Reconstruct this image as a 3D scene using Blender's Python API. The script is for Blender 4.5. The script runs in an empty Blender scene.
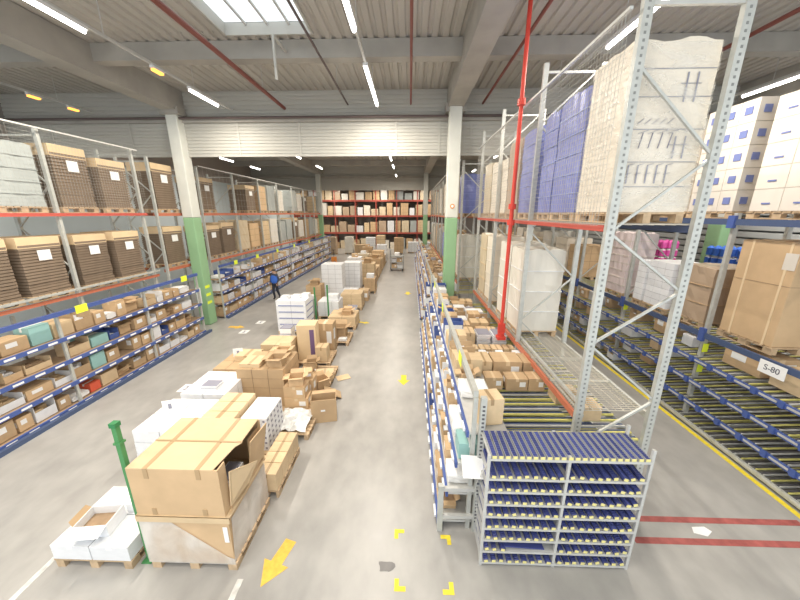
import bpy, bmesh, math, random
from mathutils import Vector, Matrix
PI = math.pi
S = bpy.context.scene
COL = S.collection
R = random.Random(7)

# ------------------------------------------------------------------ materials
MATS = {}
def mat(name, col, rough=0.6, metal=0.0, var=0.0, nscale=6.0, bump=0.0, rnd=0.0, spec=0.4):
    if name in MATS: return MATS[name]
    m = bpy.data.materials.new(name); m.use_nodes = True
    nt = m.node_tree; N = nt.nodes; L = nt.links
    b = N['Principled BSDF']
    b.inputs['Roughness'].default_value = rough
    b.inputs['Metallic'].default_value = metal
    b.inputs['Specular IOR Level'].default_value = spec
    b.inputs['Base Color'].default_value = (*col, 1)
    if var or rnd or bump:
        tc = N.new('ShaderNodeTexCoord'); no = N.new('ShaderNodeTexNoise')
        no.inputs['Scale'].default_value = nscale; no.inputs['Detail'].default_value = 4
        L.new(tc.outputs['Object'], no.inputs['Vector'])
        hs = N.new('ShaderNodeHueSaturation'); hs.inputs['Color'].default_value = (*col, 1)
        mr = N.new('ShaderNodeMapRange')
        mr.inputs['To Min'].default_value = 1 - var; mr.inputs['To Max'].default_value = 1 + var
        L.new(no.outputs['Fac'], mr.inputs['Value'])
        mr.inputs['From Min'].default_value = 0.3; mr.inputs['From Max'].default_value = 0.7
        out = mr.outputs['Result']
        if rnd:
            oi = N.new('ShaderNodeObjectInfo'); m2 = N.new('ShaderNodeMapRange')
            m2.inputs['To Min'].default_value = 1 - rnd; m2.inputs['To Max'].default_value = 1 + rnd
            L.new(oi.outputs['Random'], m2.inputs['Value'])
            mu = N.new('ShaderNodeMath'); mu.operation = 'MULTIPLY'
            L.new(out, mu.inputs[0]); L.new(m2.outputs['Result'], mu.inputs[1]); out = mu.outputs[0]
        L.new(out, hs.inputs['Value']); L.new(hs.outputs['Color'], b.inputs['Base Color'])
        if bump:
            bp = N.new('ShaderNodeBump'); bp.inputs['Strength'].default_value = bump
            bp.inputs['Distance'].default_value = 0.02
            L.new(no.outputs['Fac'], bp.inputs['Height']); L.new(bp.outputs['Normal'], b.inputs['Normal'])
    MATS[name] = m
    return m

def emis(name, col, strength):
    if name in MATS: return MATS[name]
    m = bpy.data.materials.new(name); m.use_nodes = True
    b = m.node_tree.nodes['Principled BSDF']
    b.inputs['Base Color'].default_value = (*col, 1)
    b.inputs['Emission Color'].default_value = (*col, 1)
    b.inputs['Emission Strength'].default_value = strength
    MATS[name] = m
    return m

def film_mat(name, col, alpha, wave=8.0, bumps=.9):
    """stretch film: partly see-through, shiny, creased"""
    if name in MATS: return MATS[name]
    m = bpy.data.materials.new(name); m.use_nodes = True
    nt = m.node_tree; N = nt.nodes; L = nt.links
    b = N['Principled BSDF']; b.inputs['Base Color'].default_value = (*col, 1)
    b.inputs['Roughness'].default_value = 0.22
    tc = N.new('ShaderNodeTexCoord'); mp = N.new('ShaderNodeMapping')
    mp.inputs['Scale'].default_value = (1.2, 1.2, wave); mp.inputs['Rotation'].default_value = (0.12, 0.1, 0)
    no = N.new('ShaderNodeTexNoise'); no.inputs['Scale'].default_value = 2.2; no.inputs['Detail'].default_value = 6
    no.inputs['Distortion'].default_value = 0.6
    L.new(tc.outputs['Object'], mp.inputs['Vector']); L.new(mp.outputs['Vector'], no.inputs['Vector'])
    bp = N.new('ShaderNodeBump'); bp.inputs['Strength'].default_value = bumps; bp.inputs['Distance'].default_value = 0.03
    L.new(no.outputs['Fac'], bp.inputs['Height']); L.new(bp.outputs['Normal'], b.inputs['Normal'])
    mr = N.new('ShaderNodeMapRange'); mr.inputs['From Min'].default_value = 0.35; mr.inputs['From Max'].default_value = 0.7
    mr.inputs['To Min'].default_value = max(0, alpha - 0.22); mr.inputs['To Max'].default_value = min(1, alpha + 0.22)
    L.new(no.outputs['Fac'], mr.inputs['Value']); L.new(mr.outputs['Result'], b.inputs['Alpha'])
    MATS[name] = m
    return m

kraft   = mat('kraft_cardboard', (0.55, 0.385, 0.225), 0.75, var=0.07, nscale=3, rnd=0.16)
kraft_l = mat('light_kraft', (0.66, 0.50, 0.31), 0.75, var=0.06, nscale=3, rnd=0.08)
kraft_d = mat('dark_kraft', (0.36, 0.25, 0.155), 0.8, var=0.1, nscale=4, rnd=0.1)
tape    = mat('brown_tape', (0.42, 0.29, 0.16), 0.35)
tape_c  = mat('clear_tape', (0.72, 0.56, 0.36), 0.25)
white   = mat('white_carton', (0.78, 0.79, 0.81), 0.55, var=0.03, nscale=4, rnd=0.06)
cream   = mat('cream_carton', (0.66, 0.61, 0.54), 0.6, var=0.04, nscale=3, rnd=0.05)
paper   = mat('paper', (0.85, 0.85, 0.84), 0.6)
ink     = mat('dark_ink', (0.10, 0.10, 0.13), 0.6)
greyink = mat('grey_ink', (0.27, 0.27, 0.33), 0.6)
blueink = mat('blue_ink', (0.17, 0.21, 0.44), 0.5)
wood    = mat('pallet_wood', (0.52, 0.38, 0.24), 0.8, var=0.15, nscale=8, rnd=0.12)
steel_b = mat('blue_steel', (0.07, 0.115, 0.33), 0.4)
steel_n = mat('navy_steel', (0.07, 0.10, 0.19), 0.45)
galv    = mat('galvanised_steel', (0.52, 0.53, 0.50), 0.45, metal=0.3, var=0.08, nscale=10)
galv_l  = mat('pale_steel', (0.56, 0.56, 0.54), 0.5, metal=0.2, var=0.05, nscale=8)
slotm   = mat('slot_grey', (0.24, 0.245, 0.235), 0.7)
holem   = mat('slot_dark', (0.10, 0.10, 0.11), 0.7)
orange  = mat('orange_beam', (0.50, 0.16, 0.09), 0.5)
redp    = mat('red_paint', (0.62, 0.06, 0.04), 0.45)
redbeam = mat('red_beam', (0.50, 0.10, 0.075), 0.5)
redrack = mat('red_rack', (0.36, 0.07, 0.05), 0.6)
darkred = mat('ceiling_pipe_red', (0.22, 0.07, 0.055), 0.55)
darkpipe= mat('dark_pipe', (0.12, 0.09, 0.085), 0.6)
yellow  = mat('yellow_plastic', (0.66, 0.61, 0.20), 0.5)
neon    = mat('neon_yellow', (0.82, 0.95, 0.06), 0.5)
trackbl = mat('blue_track', (0.06, 0.075, 0.24), 0.4, rnd=0.2, var=0.05)
trackgr = mat('grey_track', (0.42, 0.43, 0.45), 0.45, metal=0.3)
green   = mat('green_paint', (0.27, 0.46, 0.26), 0.6, var=0.04, nscale=2)
greenp  = mat('green_post', (0.07, 0.25, 0.09), 0.5)
colw    = mat('column_white', (0.66, 0.67, 0.62), 0.7, var=0.05, nscale=2)
concrete= mat('beam_concrete', (0.38, 0.36, 0.325), 0.85, var=0.12, nscale=1.2)
bandm   = mat('white_cladding', (0.47, 0.46, 0.42), 0.6)
deckm   = mat('ceiling_deck', (0.46, 0.435, 0.395), 0.6, var=0.07, nscale=0.4)
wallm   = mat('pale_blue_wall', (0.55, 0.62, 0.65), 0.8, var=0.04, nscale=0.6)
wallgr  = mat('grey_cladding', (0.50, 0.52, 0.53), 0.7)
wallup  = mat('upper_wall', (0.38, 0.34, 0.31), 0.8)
lampb   = mat('lamp_body', (0.7, 0.7, 0.7), 0.5)
wire    = mat('net_wire', (0.42, 0.41, 0.38), 0.5)
wiredk  = mat('deck_wire', (0.58, 0.54, 0.46), 0.5)
wrap    = mat('cream_wrapped', (0.78, 0.71, 0.60), 0.35, var=0.04, nscale=2, bump=0.25)
bluew   = mat('blue_wrapped', (0.20, 0.23, 0.52), 0.3, var=0.12, nscale=3, bump=0.3)
greyw   = mat('grey_wrapped', (0.38, 0.41, 0.40), 0.35, var=0.06, nscale=2, bump=0.3)
brownw  = mat('brown_wrapped', (0.44, 0.33, 0.235), 0.3, var=0.06, nscale=2, bump=0.3)
pinkm   = mat('pink_wrap', (0.70, 0.10, 0.40), 0.4)
pinkw   = mat('pale_pink_pack', (0.74, 0.64, 0.64), 0.45, var=0.06)
bluev   = mat('blue_vest', (0.05, 0.16, 0.62), 0.7)
redbox  = mat('red_carton', (0.70, 0.12, 0.06), 0.5)
tealm   = mat('teal_carton', (0.30, 0.52, 0.50), 0.5)
purple  = mat('purple_print', (0.16, 0.10, 0.20), 0.5)
skin    = mat('skin', (0.50, 0.31, 0.22), 0.6)
hairm   = mat('dark_hair', (0.03, 0.025, 0.02), 0.7)
trouser = mat('dark_trousers', (0.03, 0.035, 0.05), 0.8)
shirt   = mat('dark_shirt', (0.06, 0.07, 0.10), 0.8)
foil    = mat('silver_film', (0.80, 0.80, 0.78), 0.2, var=0.1, nscale=14, bump=1.0)
amber   = emis('amber_lamp', (1.0, 0.38, 0.06), 2.2)
tube_on = emis('tube_light_on', (1.0, 0.97, 0.91), 7.0)
yline   = mat('yellow_floor_paint', (0.83, 0.66, 0.05), 0.6, var=0.12, nscale=14)
oline   = mat('orange_floor_paint', (0.80, 0.50, 0.08), 0.6, var=0.12, nscale=14)
wline   = mat('white_floor_paint', (0.62, 0.61, 0.58), 0.6, var=0.2, nscale=9)
rline   = mat('red_floor_paint', (0.36, 0.10, 0.09), 0.6, var=0.2, nscale=9)
dkstain = mat('floor_stain', (0.20, 0.19, 0.185), 0.5, var=0.1, nscale=9)
rubber  = mat('black_rubber', (0.03, 0.03, 0.03), 0.7)
cartm   = mat('grey_cart', (0.33, 0.34, 0.33), 0.5)
orangeg = mat('orange_plastic', (0.72, 0.28, 0.06), 0.5)
film_b  = film_mat('milky_film', (0.80, 0.76, 0.70), 0.62, 1.0, .2)
film_l  = film_mat('light_film', (0.88, 0.85, 0.79), 0.25, 3.0)
film    = film_mat('stretch_film', (0.80, 0.77, 0.72), 0.48)

def floor_material():
    m = bpy.data.materials.new('concrete_floor'); m.use_nodes = True
    nt = m.node_tree; N = nt.nodes; L = nt.links; b = N['Principled BSDF']
    tc = N.new('ShaderNodeTexCoord')
    n1 = N.new('ShaderNodeTexNoise'); n1.inputs['Scale'].default_value = 0.55; n1.inputs['Detail'].default_value = 7
    mp = N.new('ShaderNodeMapping'); mp.inputs['Scale'].default_value = (1.0, 0.6, 1)
    n2 = N.new('ShaderNodeTexNoise'); n2.inputs['Scale'].default_value = 3.2; n2.inputs['Detail'].default_value = 6
    L.new(tc.outputs['Object'], n1.inputs['Vector']); L.new(tc.outputs['Object'], mp.inputs['Vector'])
    L.new(mp.outputs['Vector'], n2.inputs['Vector'])
    mx = N.new('ShaderNodeMath'); mx.operation = 'ADD'
    L.new(n1.outputs['Fac'], mx.inputs[0]); L.new(n2.outputs['Fac'], mx.inputs[1])
    cr = N.new('ShaderNodeValToRGB')
    cr.color_ramp.elements[0].position = 0.35; cr.color_ramp.elements[0].color = (0.31, 0.30, 0.285, 1)
    cr.color_ramp.elements[1].position = 0.68; cr.color_ramp.elements[1].color = (0.44, 0.425, 0.40, 1)
    hf = N.new('ShaderNodeMath'); hf.operation = 'MULTIPLY'; hf.inputs[1].default_value = 0.5
    L.new(mx.outputs[0], hf.inputs[0]); L.new(hf.outputs[0], cr.inputs['Fac']); L.new(cr.outputs['Color'], b.inputs['Base Color'])
    mr = N.new('ShaderNodeMapRange'); mr.inputs['To Min'].default_value = 0.25; mr.inputs['To Max'].default_value = 0.42
    L.new(n2.outputs['Fac'], mr.inputs['Value']); L.new(mr.outputs['Result'], b.inputs['Roughness'])
    bp = N.new('ShaderNodeBump'); bp.inputs['Strength'].default_value = 0.03
    L.new(n2.outputs['Fac'], bp.inputs['Height']); L.new(bp.outputs['Normal'], b.inputs['Normal'])
    return m
floor_m = floor_material()

def glass_mat():
    m = bpy.data.materials.new('skylight_glazing'); m.use_nodes = True
    b = m.node_tree.nodes['Principled BSDF']
    b.inputs['Base Color'].default_value = (0.85, 0.95, 1.0, 1); b.inputs['Roughness'].default_value = 0.1
    b.inputs['Alpha'].default_value = 0.12
    return m
glass = glass_mat()

# ------------------------------------------------------------------ mesh building
class MB:
    def __init__(s): s.v = []; s.f = []; s.m = []; s.mats = []
    def mi(s, m):
        if m not in s.mats: s.mats.append(m)
        return s.mats.index(m)
    def add(s, vs, fs, m):
        o = len(s.v); s.v += [tuple(p) for p in vs]; k = s.mi(m)
        for f in fs: s.f.append([i + o for i in f]); s.m.append(k)
    def box(s, x0, x1, y0, y1, z0, z1, m, M=None):
        vs = [Vector((x, y, z)) for z in (z0, z1) for y in (y0, y1) for x in (x0, x1)]
        if M: vs = [M @ p for p in vs]
        s.add(vs, [(0, 2, 3, 1), (4, 5, 7, 6), (0, 1, 5, 4), (1, 3, 7, 5), (3, 2, 6, 7), (2, 0, 4, 6)], m)
    def cbox(s, c, d, m, M=None):
        s.box(c[0]-d[0]/2, c[0]+d[0]/2, c[1]-d[1]/2, c[1]+d[1]/2, c[2]-d[2]/2, c[2]+d[2]/2, m, M)
    def bar(s, a, b, w, h, m):
        """square bar from a to b"""
        a = Vector(a); b = Vector(b); d = (b - a); L = d.length
        q = d.to_track_quat('Z', 'Y'); M = Matrix.Translation(a) @ q.to_matrix().to_4x4()
        s.box(-w/2, w/2, -h/2, h/2, 0, L, m, M)
    def tube(s, a, b, r, m, n=8, r2=None):
        a = Vector(a); b = Vector(b); q = (b - a).to_track_quat('Z', 'Y'); L = (b - a).length
        M = Matrix.Translation(a) @ q.to_matrix().to_4x4(); r2 = r if r2 is None else r2
        vs = []
        for z, rr in ((0, r), (L, r2)):
            for i in range(n):
                t = 2*PI*i/n; vs.append(M @ Vector((rr*math.cos(t), rr*math.sin(t), z)))
        fs = [(i, (i+1) % n, (i+1) % n + n, i + n) for i in range(n)]
        fs += [tuple(range(n-1, -1, -1)), tuple(range(n, 2*n))]
        s.add(vs, fs, m)
    def poly(s, pts, z0, z1, m):
        n = len(pts)
        vs = [(x, y, z0) for x, y in pts] + [(x, y, z1) for x, y in pts]
        fs = [tuple(range(n-1, -1, -1)), tuple(range(n, 2*n))] + [(i, (i+1) % n, (i+1) % n + n, i + n) for i in range(n)]
        s.add(vs, fs, m)
    def build(s, name, parent=None, bevel=0, smooth=False):
        me = bpy.data.meshes.new(name); me.from_pydata(s.v, [], s.f)
        for m in s.mats: me.materials.append(m)
        for p, k in zip(me.polygons, s.m):
            p.material_index = k
            if smooth: p.use_smooth = True
        me.update()
        o = bpy.data.objects.new(name, me); COL.objects.link(o)
        if parent: o.parent = parent
        if bevel:
            b = o.modifiers.new('bevel', 'BEVEL'); b.width = bevel; b.segments = 2; b.limit_method = 'ANGLE'
        return o

def shorten(t):
    """keep every label within sixteen words"""
    for a, c in ((' of cartons with', ' with'), ('block of small white cartons', 'small white carton block'), ('block of white cartons with blue stripes', 'blue striped white cartons'),
                 ('block of cream cartons with blue squares', 'cream cartons with blue squares'), ('block of cream cartons with small printed lines', 'cream cartons with small lines'),
                 ('block of pale brown cartons', 'pale brown carton block'), ('block of brown cartons', 'brown carton block'), ('stack of flattened brown cardboard', 'flattened brown cardboard'),
                 (' plastic wrapped load', ' wrapped load'), ('block of small white patterned cartons', 'patterned white cartons'),
                 (' along the ', ' on '), (' of right rack', ', right rack'), (' from the left on ', ' from left on '), (' of the red rack', ' of red rack')):
        if len(t.split()) <= 16: break
        t = t.replace(a, c)
    return t
def tag(o, label=None, cat=None, group=None, kind=None):
    if label: o['label'] = shorten(label)
    if cat: o['category'] = cat
    if group: o['group'] = group
    if kind: o['kind'] = kind
    return o
def empty(name, loc=(0, 0, 0), rz=0, label=None, cat=None, group=None):
    o = bpy.data.objects.new(name, None); o.empty_display_size = 0.1
    COL.objects.link(o); o.location = loc; o.rotation_euler = (0, 0, rz)
    return tag(o, label, cat, group)
KIDS = {}
def kids(o): return [c for c in COL.objects if c.parent == o] if o.name not in KIDS else KIDS[o.name]
def freeze(o): KIDS[o.name] = [c for c in COL.objects if c.parent == o]; [freeze(c) for c in KIDS[o.name]]; return o
def copy_tree(o, parent=None):
    c = o.copy(); COL.objects.link(c)
    if parent: c.parent = parent
    for k in kids(o): copy_tree(k, c)
    return c
class Proto:
    """first use moves the original, later uses are copies"""
    def __init__(s, root, dims=(1, 1, 1)): s.root = freeze(root); s.used = False; s.d = dims
    def put(s, loc, rz=0, dims=None, label=None, cat=None, group=None, rx=0, ry=0):
        if s.used: o = copy_tree(s.root)
        else: o = s.root; s.used = True
        o.location = loc; o.rotation_euler = (rx, ry, rz)
        o.scale = tuple(a/b for a, b in zip(dims, s.d)) if dims else (1, 1, 1)
        for k in ('group', 'label', 'category'):
            if k in o: del o[k]
        return tag(o, label, cat, group)
def text_mesh(body, size, m, name, parent, M):
    cu = bpy.data.curves.new('t', 'FONT'); cu.body = body; cu.size = size; cu.extrude = 0.002
    cu.align_x = 'CENTER'; cu.align_y = 'CENTER'
    to = bpy.data.objects.new('t', cu); COL.objects.link(to)
    bpy.context.view_layer.update()
    me = bpy.data.meshes.new_from_object(to.evaluated_get(bpy.context.evaluated_depsgraph_get()))
    bpy.data.objects.remove(to); me.transform(M); me.materials.clear(); me.materials.append(m)
    o = bpy.data.objects.new(name, me); COL.objects.link(o); o.parent = parent
    return o
def struct(o): o['kind'] = 'structure'; return o

# ------------------------------------------------------------------ shell
b = MB(); b.box(-16.2, 14.2, -3, 48, -0.2, 0, floor_m); struct(b.build('floor'))
CZ = 9.25
def ribs_x(b, x0, x1, y0, y1, z, m, pitch=0.28, h=0.045):
    n = max(1, round((x1 - x0)/pitch)); p = (x1 - x0)/n; pts = []
    for i in range(n):
        a = x0 + i*p
        pts += [(a, z), (a + p*.5, z), (a + p*.62, z + h), (a + p*.88, z + h)]
    pts.append((x1, z)); vs = [(x, y0, zz) for x, zz in pts] + [(x, y1, zz) for x, zz in pts]; k = len(pts)
    b.add(vs, [(i, i+1, i+1+k, i+k) for i in range(k-1)], m)
sky1 = (-4.75, -2.55, 7.1, 9.5); sky2 = (-4.6, -2.4, 25.0, 27.6)
b = MB()
segs = [(-16, -3, 14, sky1[2], None), (-16, sky1[2], 14, sky1[3], sky1), (-16, sky1[3], 14, sky2[2], None),
        (-16, sky2[2], 14, sky2[3], sky2), (-16, sky2[3], 14, 48, None)]
for x0, y0, x1, y1, hole in segs:
    if hole: ribs_x(b, x0, hole[0], y0, y1, CZ, deckm); ribs_x(b, hole[1], x1, y0, y1, CZ, deckm)
    else: ribs_x(b, x0, x1, y0, y1, CZ, deckm)
struct(b.build('ceiling'))
# outer roof above the deck so no daylight leaks around
b = MB()
for x0, y0, x1, y1, hole in segs:
    if hole: b.box(x0, hole[0]-.05, y0, y1, CZ+.08, CZ+.2, concrete); b.box(hole[1]+.05, x1, y0, y1, CZ+.08, CZ+.2, concrete)
    else: b.box(x0, x1, y0 + (.05 if hole is None and y0 > 0 else 0), y1-.05, CZ+.08, CZ+.2, concrete)
struct(b.build('trim_1'))
for q, sk in enumerate((sky1, sky2)):
    x0, x1, y0, y1 = sk
    b = MB(); t = .05
    b.box(x0-t, x0, y0-t, y1+t, CZ-.06, CZ+.22, bandm); b.box(x1, x1+t, y0-t, y1+t, CZ-.06, CZ+.22, bandm)
    b.box(x0, x1, y0-t, y0, CZ-.06, CZ+.22, bandm); b.box(x0, x1, y1, y1+t, CZ-.06, CZ+.22, bandm)
    w = struct(b.build('window_%d' % (q+1)))
    b = MB()
    for i in range(1, 4): xx = x0+(x1-x0)*i/4; b.box(xx-.025, xx+.025, y0, y1, CZ+.14, CZ+.19, galv_l)
    b.box(x0, x1, (y0+y1)/2-.03, (y0+y1)/2+.03, CZ+.13, CZ+.18, galv_l)
    b.build('glazing_bar', w)
    b = MB(); b.box(x0, x1, y0, y1, CZ+.20, CZ+.215, glass); b.build('glass_pane', w)

def corr(b, axis, pos, a0, a1, z0, z1, m, pitch=0.12, d=0.025, thick=.05):
    n = max(1, round((z1-z0)/pitch)); p = (z1-z0)/n; prof = []
    for i in range(n):
        z = z0+i*p; prof += [(0, z), (0, z+p*.62), (d, z+p*.72), (d, z+p*.9)]
    prof.append((0, z1)); k = len(prof)
    if axis == 'Y': vs = [(a0, pos+o, z) for o, z in prof]+[(a1, pos+o, z) for o, z in prof]
    else: vs = [(pos+o, a0, z) for o, z in prof]+[(pos+o, a1, z) for o, z in prof]
    b.add(vs, [(i, i+k, i+1+k, i+1) for i in range(k-1)], m)
    if axis == 'Y': b.box(a0, a1, pos+abs(d)+.01, pos+abs(d)+thick, z0, z1, m)
    else: b.box(pos+(.03 if d > 0 else -.03), pos+(.08 if d > 0 else -.08), a0, a1, z0, z1, m)
# hanging white cladding across the hall at the two column rows
ti = 2
for y in (13.45, 33.6):
    b = MB(); corr(b, 'Y', y, -16, 14, 6.95 if y < 20 else 7.0, 8.15, bandm)
    for x in (-14.2, -11.0, -6.7, -4.3, -.55, 1.1, 2.3, 5, 8, 11): b.box(x-.035, x+.035, y-.02, y+.0, 6.95, 8.15, bandm)
    struct(b.build('trim_%d' % ti)); ti += 1
    b = MB(); corr(b, 'Y', y+.05, -16, 14, 8.35, CZ, bandm, pitch=.15)
    b.box(-16, 14, y-.12, y+.2, 8.15, 8.35, concrete)
    struct(b.build('trim_%d' % ti)); ti += 1
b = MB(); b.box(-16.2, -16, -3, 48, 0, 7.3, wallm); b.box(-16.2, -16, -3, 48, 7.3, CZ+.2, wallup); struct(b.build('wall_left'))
b = MB(); corr(b, 'X', 14.0, -3, 48, 0, CZ+.2, wallgr, pitch=.3, d=.03); struct(b.build('wall_right'))
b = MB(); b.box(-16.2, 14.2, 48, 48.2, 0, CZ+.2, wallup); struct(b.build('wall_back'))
# columns (white over green) and the concrete beams they carry
def column(name, x, y, w=.62, d=.6):
    b = MB(); b.box(x-w/2, x+w/2, y-d/2, y+d/2, 0, 4.62, green); b.box(x-w/2, x+w/2, y-d/2, y+d/2, 4.62, 8.5, colw)
    c = struct(b.build(name, bevel=.03)); return c
c1 = column('trim_10', -9.02, 13.33, .44, .52); c2 = column('trim_11', 1.63, 13.1, .46, .5); c3 = column('trim_12', 12.2, 13.1)
column('trim_13', -9.1, 33.2, .45, .45); column('trim_14', 1.55, 33.2, .45, .45); column('trim_15', 12.2, 33.2, .5, .4)
b = MB(); b.box(-9.2, -9.0, 13.055, 13.068, 1.0, 1.7, paper); b.build('notice_board', c1)
for z in (.95, 1.3, 1.65): b = MB(); b.box(-8.798, -8.79, 13.1, 13.4, z, z+.12, neon); b.build('neon_sticker', c1)
b = MB(); b.tube((1.63, 12.848, 5.05), (1.63, 12.835, 5.05), .09, orangeg, 16); b.tube((1.63, 12.835, 5.05), (1.63, 12.83, 5.05), .05, paper, 16); b.build('round_sticker', c2)
k = 20
for x in (-9.0, 1.63, 12.2):
    b = MB()
    b.poly([(x-.28, -3), (x+.28, -3), (x+.28, 48), (x-.28, 48)], 8.5, CZ, concrete)
    b.box(x-.36, x+.36, 12.95, 13.4, 8.36, 8.62, concrete); struct(b.build('trim_%d' % k)); k += 1
for y in (3.4, 10.05, 16.8, 23.4, 30.0, 37, 43):
    for x0, x1 in ((-16, -9.28), (-8.72, 1.35), (1.91, 11.92)):
        b = MB(); b.box(x0, x1, y-.17, y+.17, 8.82, CZ-.003, concrete)
        struct(b.build('trim_%d' % k)); k += 1

# ------------------------------------------------------------------ lights
def tube_lamp():
    r = empty('tube_light')
    b = MB(); b.box(-.06, .06, -.75, .75, .02, .09, lampb); b.build('housing', r)
    b = MB(); b.tube((0, -.72, -.01), (0, .72, -.01), .045, tube_on, 8); b.build('tube', r)
    ld = bpy.data.lights.new('tube_glow', 'AREA'); ld.shape = 'RECTANGLE'; ld.size = .12; ld.size_y = 1.4
    ld.energy = 135; ld.color = (1, .92, .80); ld.spread = PI
    lo = bpy.data.objects.new('tube_glow', ld); COL.objects.link(lo); lo.parent = r; lo.location = (0, 0, -.07)
    return Proto(r)
LP = tube_lamp()
def lamp(x, y, z, label, n=1):
    for i in range(n): LP.put((x, y+i*1.52, z), label=label if n == 1 else label + (', near' if i == 0 else ', far'), cat='light', group='ceiling tube lights')
lamp(-1.17, 6.95, 8.4, 'white tube light above the centre aisle nearest the camera')
lamp(-1.17, 10.1, 8.4, 'tube light pair before the white cladding, centre aisle', 2)
lamp(-6.7, 5.3, 8.4, 'big bright tube light pair over the left floor', 2)
lamp(-6.7, 11.5, 8.4, 'single bright tube light by the top of the left column')
lamp(4.42, 6.3, 8.4, 'tube light pair above the front rack frame', 2)
lamp(10.6, 9.6, 8.4, 'tube light pair above the white cartons at far right', 2)
for y, z, x in ((21.0, 8.0, -11.4), (24.8, 8, -11.4), (19.9, 8.0, -6.65), (24.6, 8, -6.6), (20.9, 8, -1.2), (24.4, 8, -1.22), (30, 8, -1.25), (40, 8, -1.2), (40, 8, -7), (36, 8, -4), (42.5, 8, -4), (42.5, 8, 2), (42.5, 8, -10), (20, 8, 5), (27, 8, 5), (22, 8, 10), (39, 8, -13)):  # the rearmost lamps are added to brighten the far end
    lamp(x, y, z, 'real or added tube light, rear hall %s, %d metres past the columns' % ('over far left racks' if x < -9 else 'over the left floor' if x < -4 else 'over the centre aisle' if x < 0 else 'over the right racks', round(y-13.3)))
for y in (-1.5, 1.2): lamp(-1.2, y, 8.4, 'tube light overhead, %s the camera' % ('behind' if y < 0 else 'above'))
for y in (-1, 1.4): lamp(-6.7, y, 8.4, 'tube light over the left floor, %s the camera line' % ('behind' if y < 0 else 'just past'))
for y in (1.0,): lamp(10.6, y, 8.4, 'tube light over the far right floor, %s' % ('nearest' if y < 2 else 'second'))
lamp(-15.6, 10.2, 6.95, 'tube light low on the left wall behind the net')
# lamp rails
for x, y0, y1, lab in ((-6.7, -2, 13.2, 'grey lamp rail running over the left floor'), (-1.17, -2, 13.2, 'grey lamp rail running above the centre aisle'), (-12.15, 2, 13.2, 'grey lamp rail carrying two amber lamps'), (4.42, -2, 13.2, 'grey lamp rail above the centre rack'), (10.6, -2, 13.2, 'grey lamp rail above the right rack')):
    b = MB(); b.box(x-.03, x+.03, y0, y1, 8.49, 8.55, galv_l)
    for y in range(int(y0)+1, int(y1), 3): b.box(x-.008, x+.008, y, y+.016, 8.55, CZ, galv_l)
    tag(b.build('lamp_rail'), lab, 'rail')
for x, y, lab in ((-12.15, 11.25, 'small amber lamp, left of two on the far left rail'), (-12.15, 12.5, 'small amber lamp, right of two on the far left rail'), (-6.7, 9.5, 'small amber lamp beside the left tube light')):
    r = empty('amber_lamp', (x, y, 8.4), 0, lab, 'light', 'amber lamps')
    b = MB(); b.box(-.05, .05, -.2, .2, .02, .09, lampb); b.build('housing', r)
    b = MB(); b.box(-.05, .05, -.16, .16, -.03, .02, amber); b.build('lens', r)
# ceiling pipes
for x, z, r_, m, y1, lab in ((-4.75, 8.6, .06, darkred, 13.3, 'thick dark red sprinkler pipe left of the skylight'), (-2.35, 8.7, .03, darkpipe, 13.3, 'thin dark pipe crossing under the skylight edge'),
                     (0.0, 8.7, .035, darkred, 13.3, 'thin red sprinkler pipe over the centre aisle'), (2.65, 8.7, .04, darkred, 13.3, 'red ceiling pipe right of the concrete beam'),
                     (7.7, 8.7, .05, darkred, 13.3, 'red ceiling pipe over the right aisle')):
    b = MB(); b.tube((x, -2, z), (x, y1, z), r_, m)
    for y in (1, 4, 7, 11.5): b.tube((x, y, z+r_*.5), (x, y, CZ-.01), .01, galv)
    tag(b.build('sprinkler_pipe'), lab, 'pipe', 'ceiling pipes')
b = MB(); b.tube((-16, 13.2, 8.27), (14, 13.2, 8.27), .045, darkpipe); tag(b.build('cross_pipe'), 'dark pipe running along the top of the white cladding', 'pipe')
b = MB(); b.tube((-3.35, 9.0, 8.0), (-3.35, 9.0, 8.95), .035, bandm); b.tube((-3.35, 9.0, 8.95), (-3.35, 9.85, 8.95), .035, bandm)
tag(b.build('drain_pipe'), 'short white pipe hanging below the skylight', 'pipe')
# red standpipe in front of centre rack
r = empty('fire_standpipe', (2.32, 7.6, 1.78), 0, 'bright red vertical sprinkler standpipe fixed to the centre rack', 'pipe')
b = MB(); b.tube((0, 0, 0), (0, 0, 7.45), .045, redp, 10); b.build('riser', r, smooth=False)
for z in (.0, 2.75, 3.1, 5.2): b = MB(); b.tube((0, 0, z), (0, 0, z+.12), .085, redp, 10); b.build('coupling', r)
b = MB(); b.box(-.1, .1, -.1, .1, -.06, .02, redp); b.box(-.08, .08, -.05, .05, .12, .35, redp); b.build('base_bracket', r)

# ------------------------------------------------------------------ floor marks
def mark(name, pts, m, lab, cat='floor marking', grp=None):
    b = MB(); b.poly(pts, 0.001, 0.004, m); return tag(b.build(name), lab, cat, grp)
def arrow(x, y, s, ang, m, lab):
    P = [(-.09, .34), (.09, .34), (.09, 0), (.2, 0), (0, -.32), (-.2, 0), (-.09, 0)]
    c, sn = math.cos(ang), math.sin(ang)
    mark('floor_arrow', [(x+s*(px*c-py*sn), y+s*(px*sn+py*c)) for px, py in reversed(P)], m, lab, 'floor marking', 'floor arrows')
arrow(-1.86, 3.32, 1.0, -.28, oline, 'orange arrow painted on the floor beside the big brown box')
arrow(-.15, 8.5, .9, 0, yline, 'yellow arrow on the centre aisle, nearest of its row')
arrow(-2.02, 13.6, .8, 1.3, yline, 'yellow arrow on the aisle edge by the stacked boxes')
arrow(-.1, 19.1, 1.2, 0, yline, 'yellow arrow far down the centre aisle')
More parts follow.
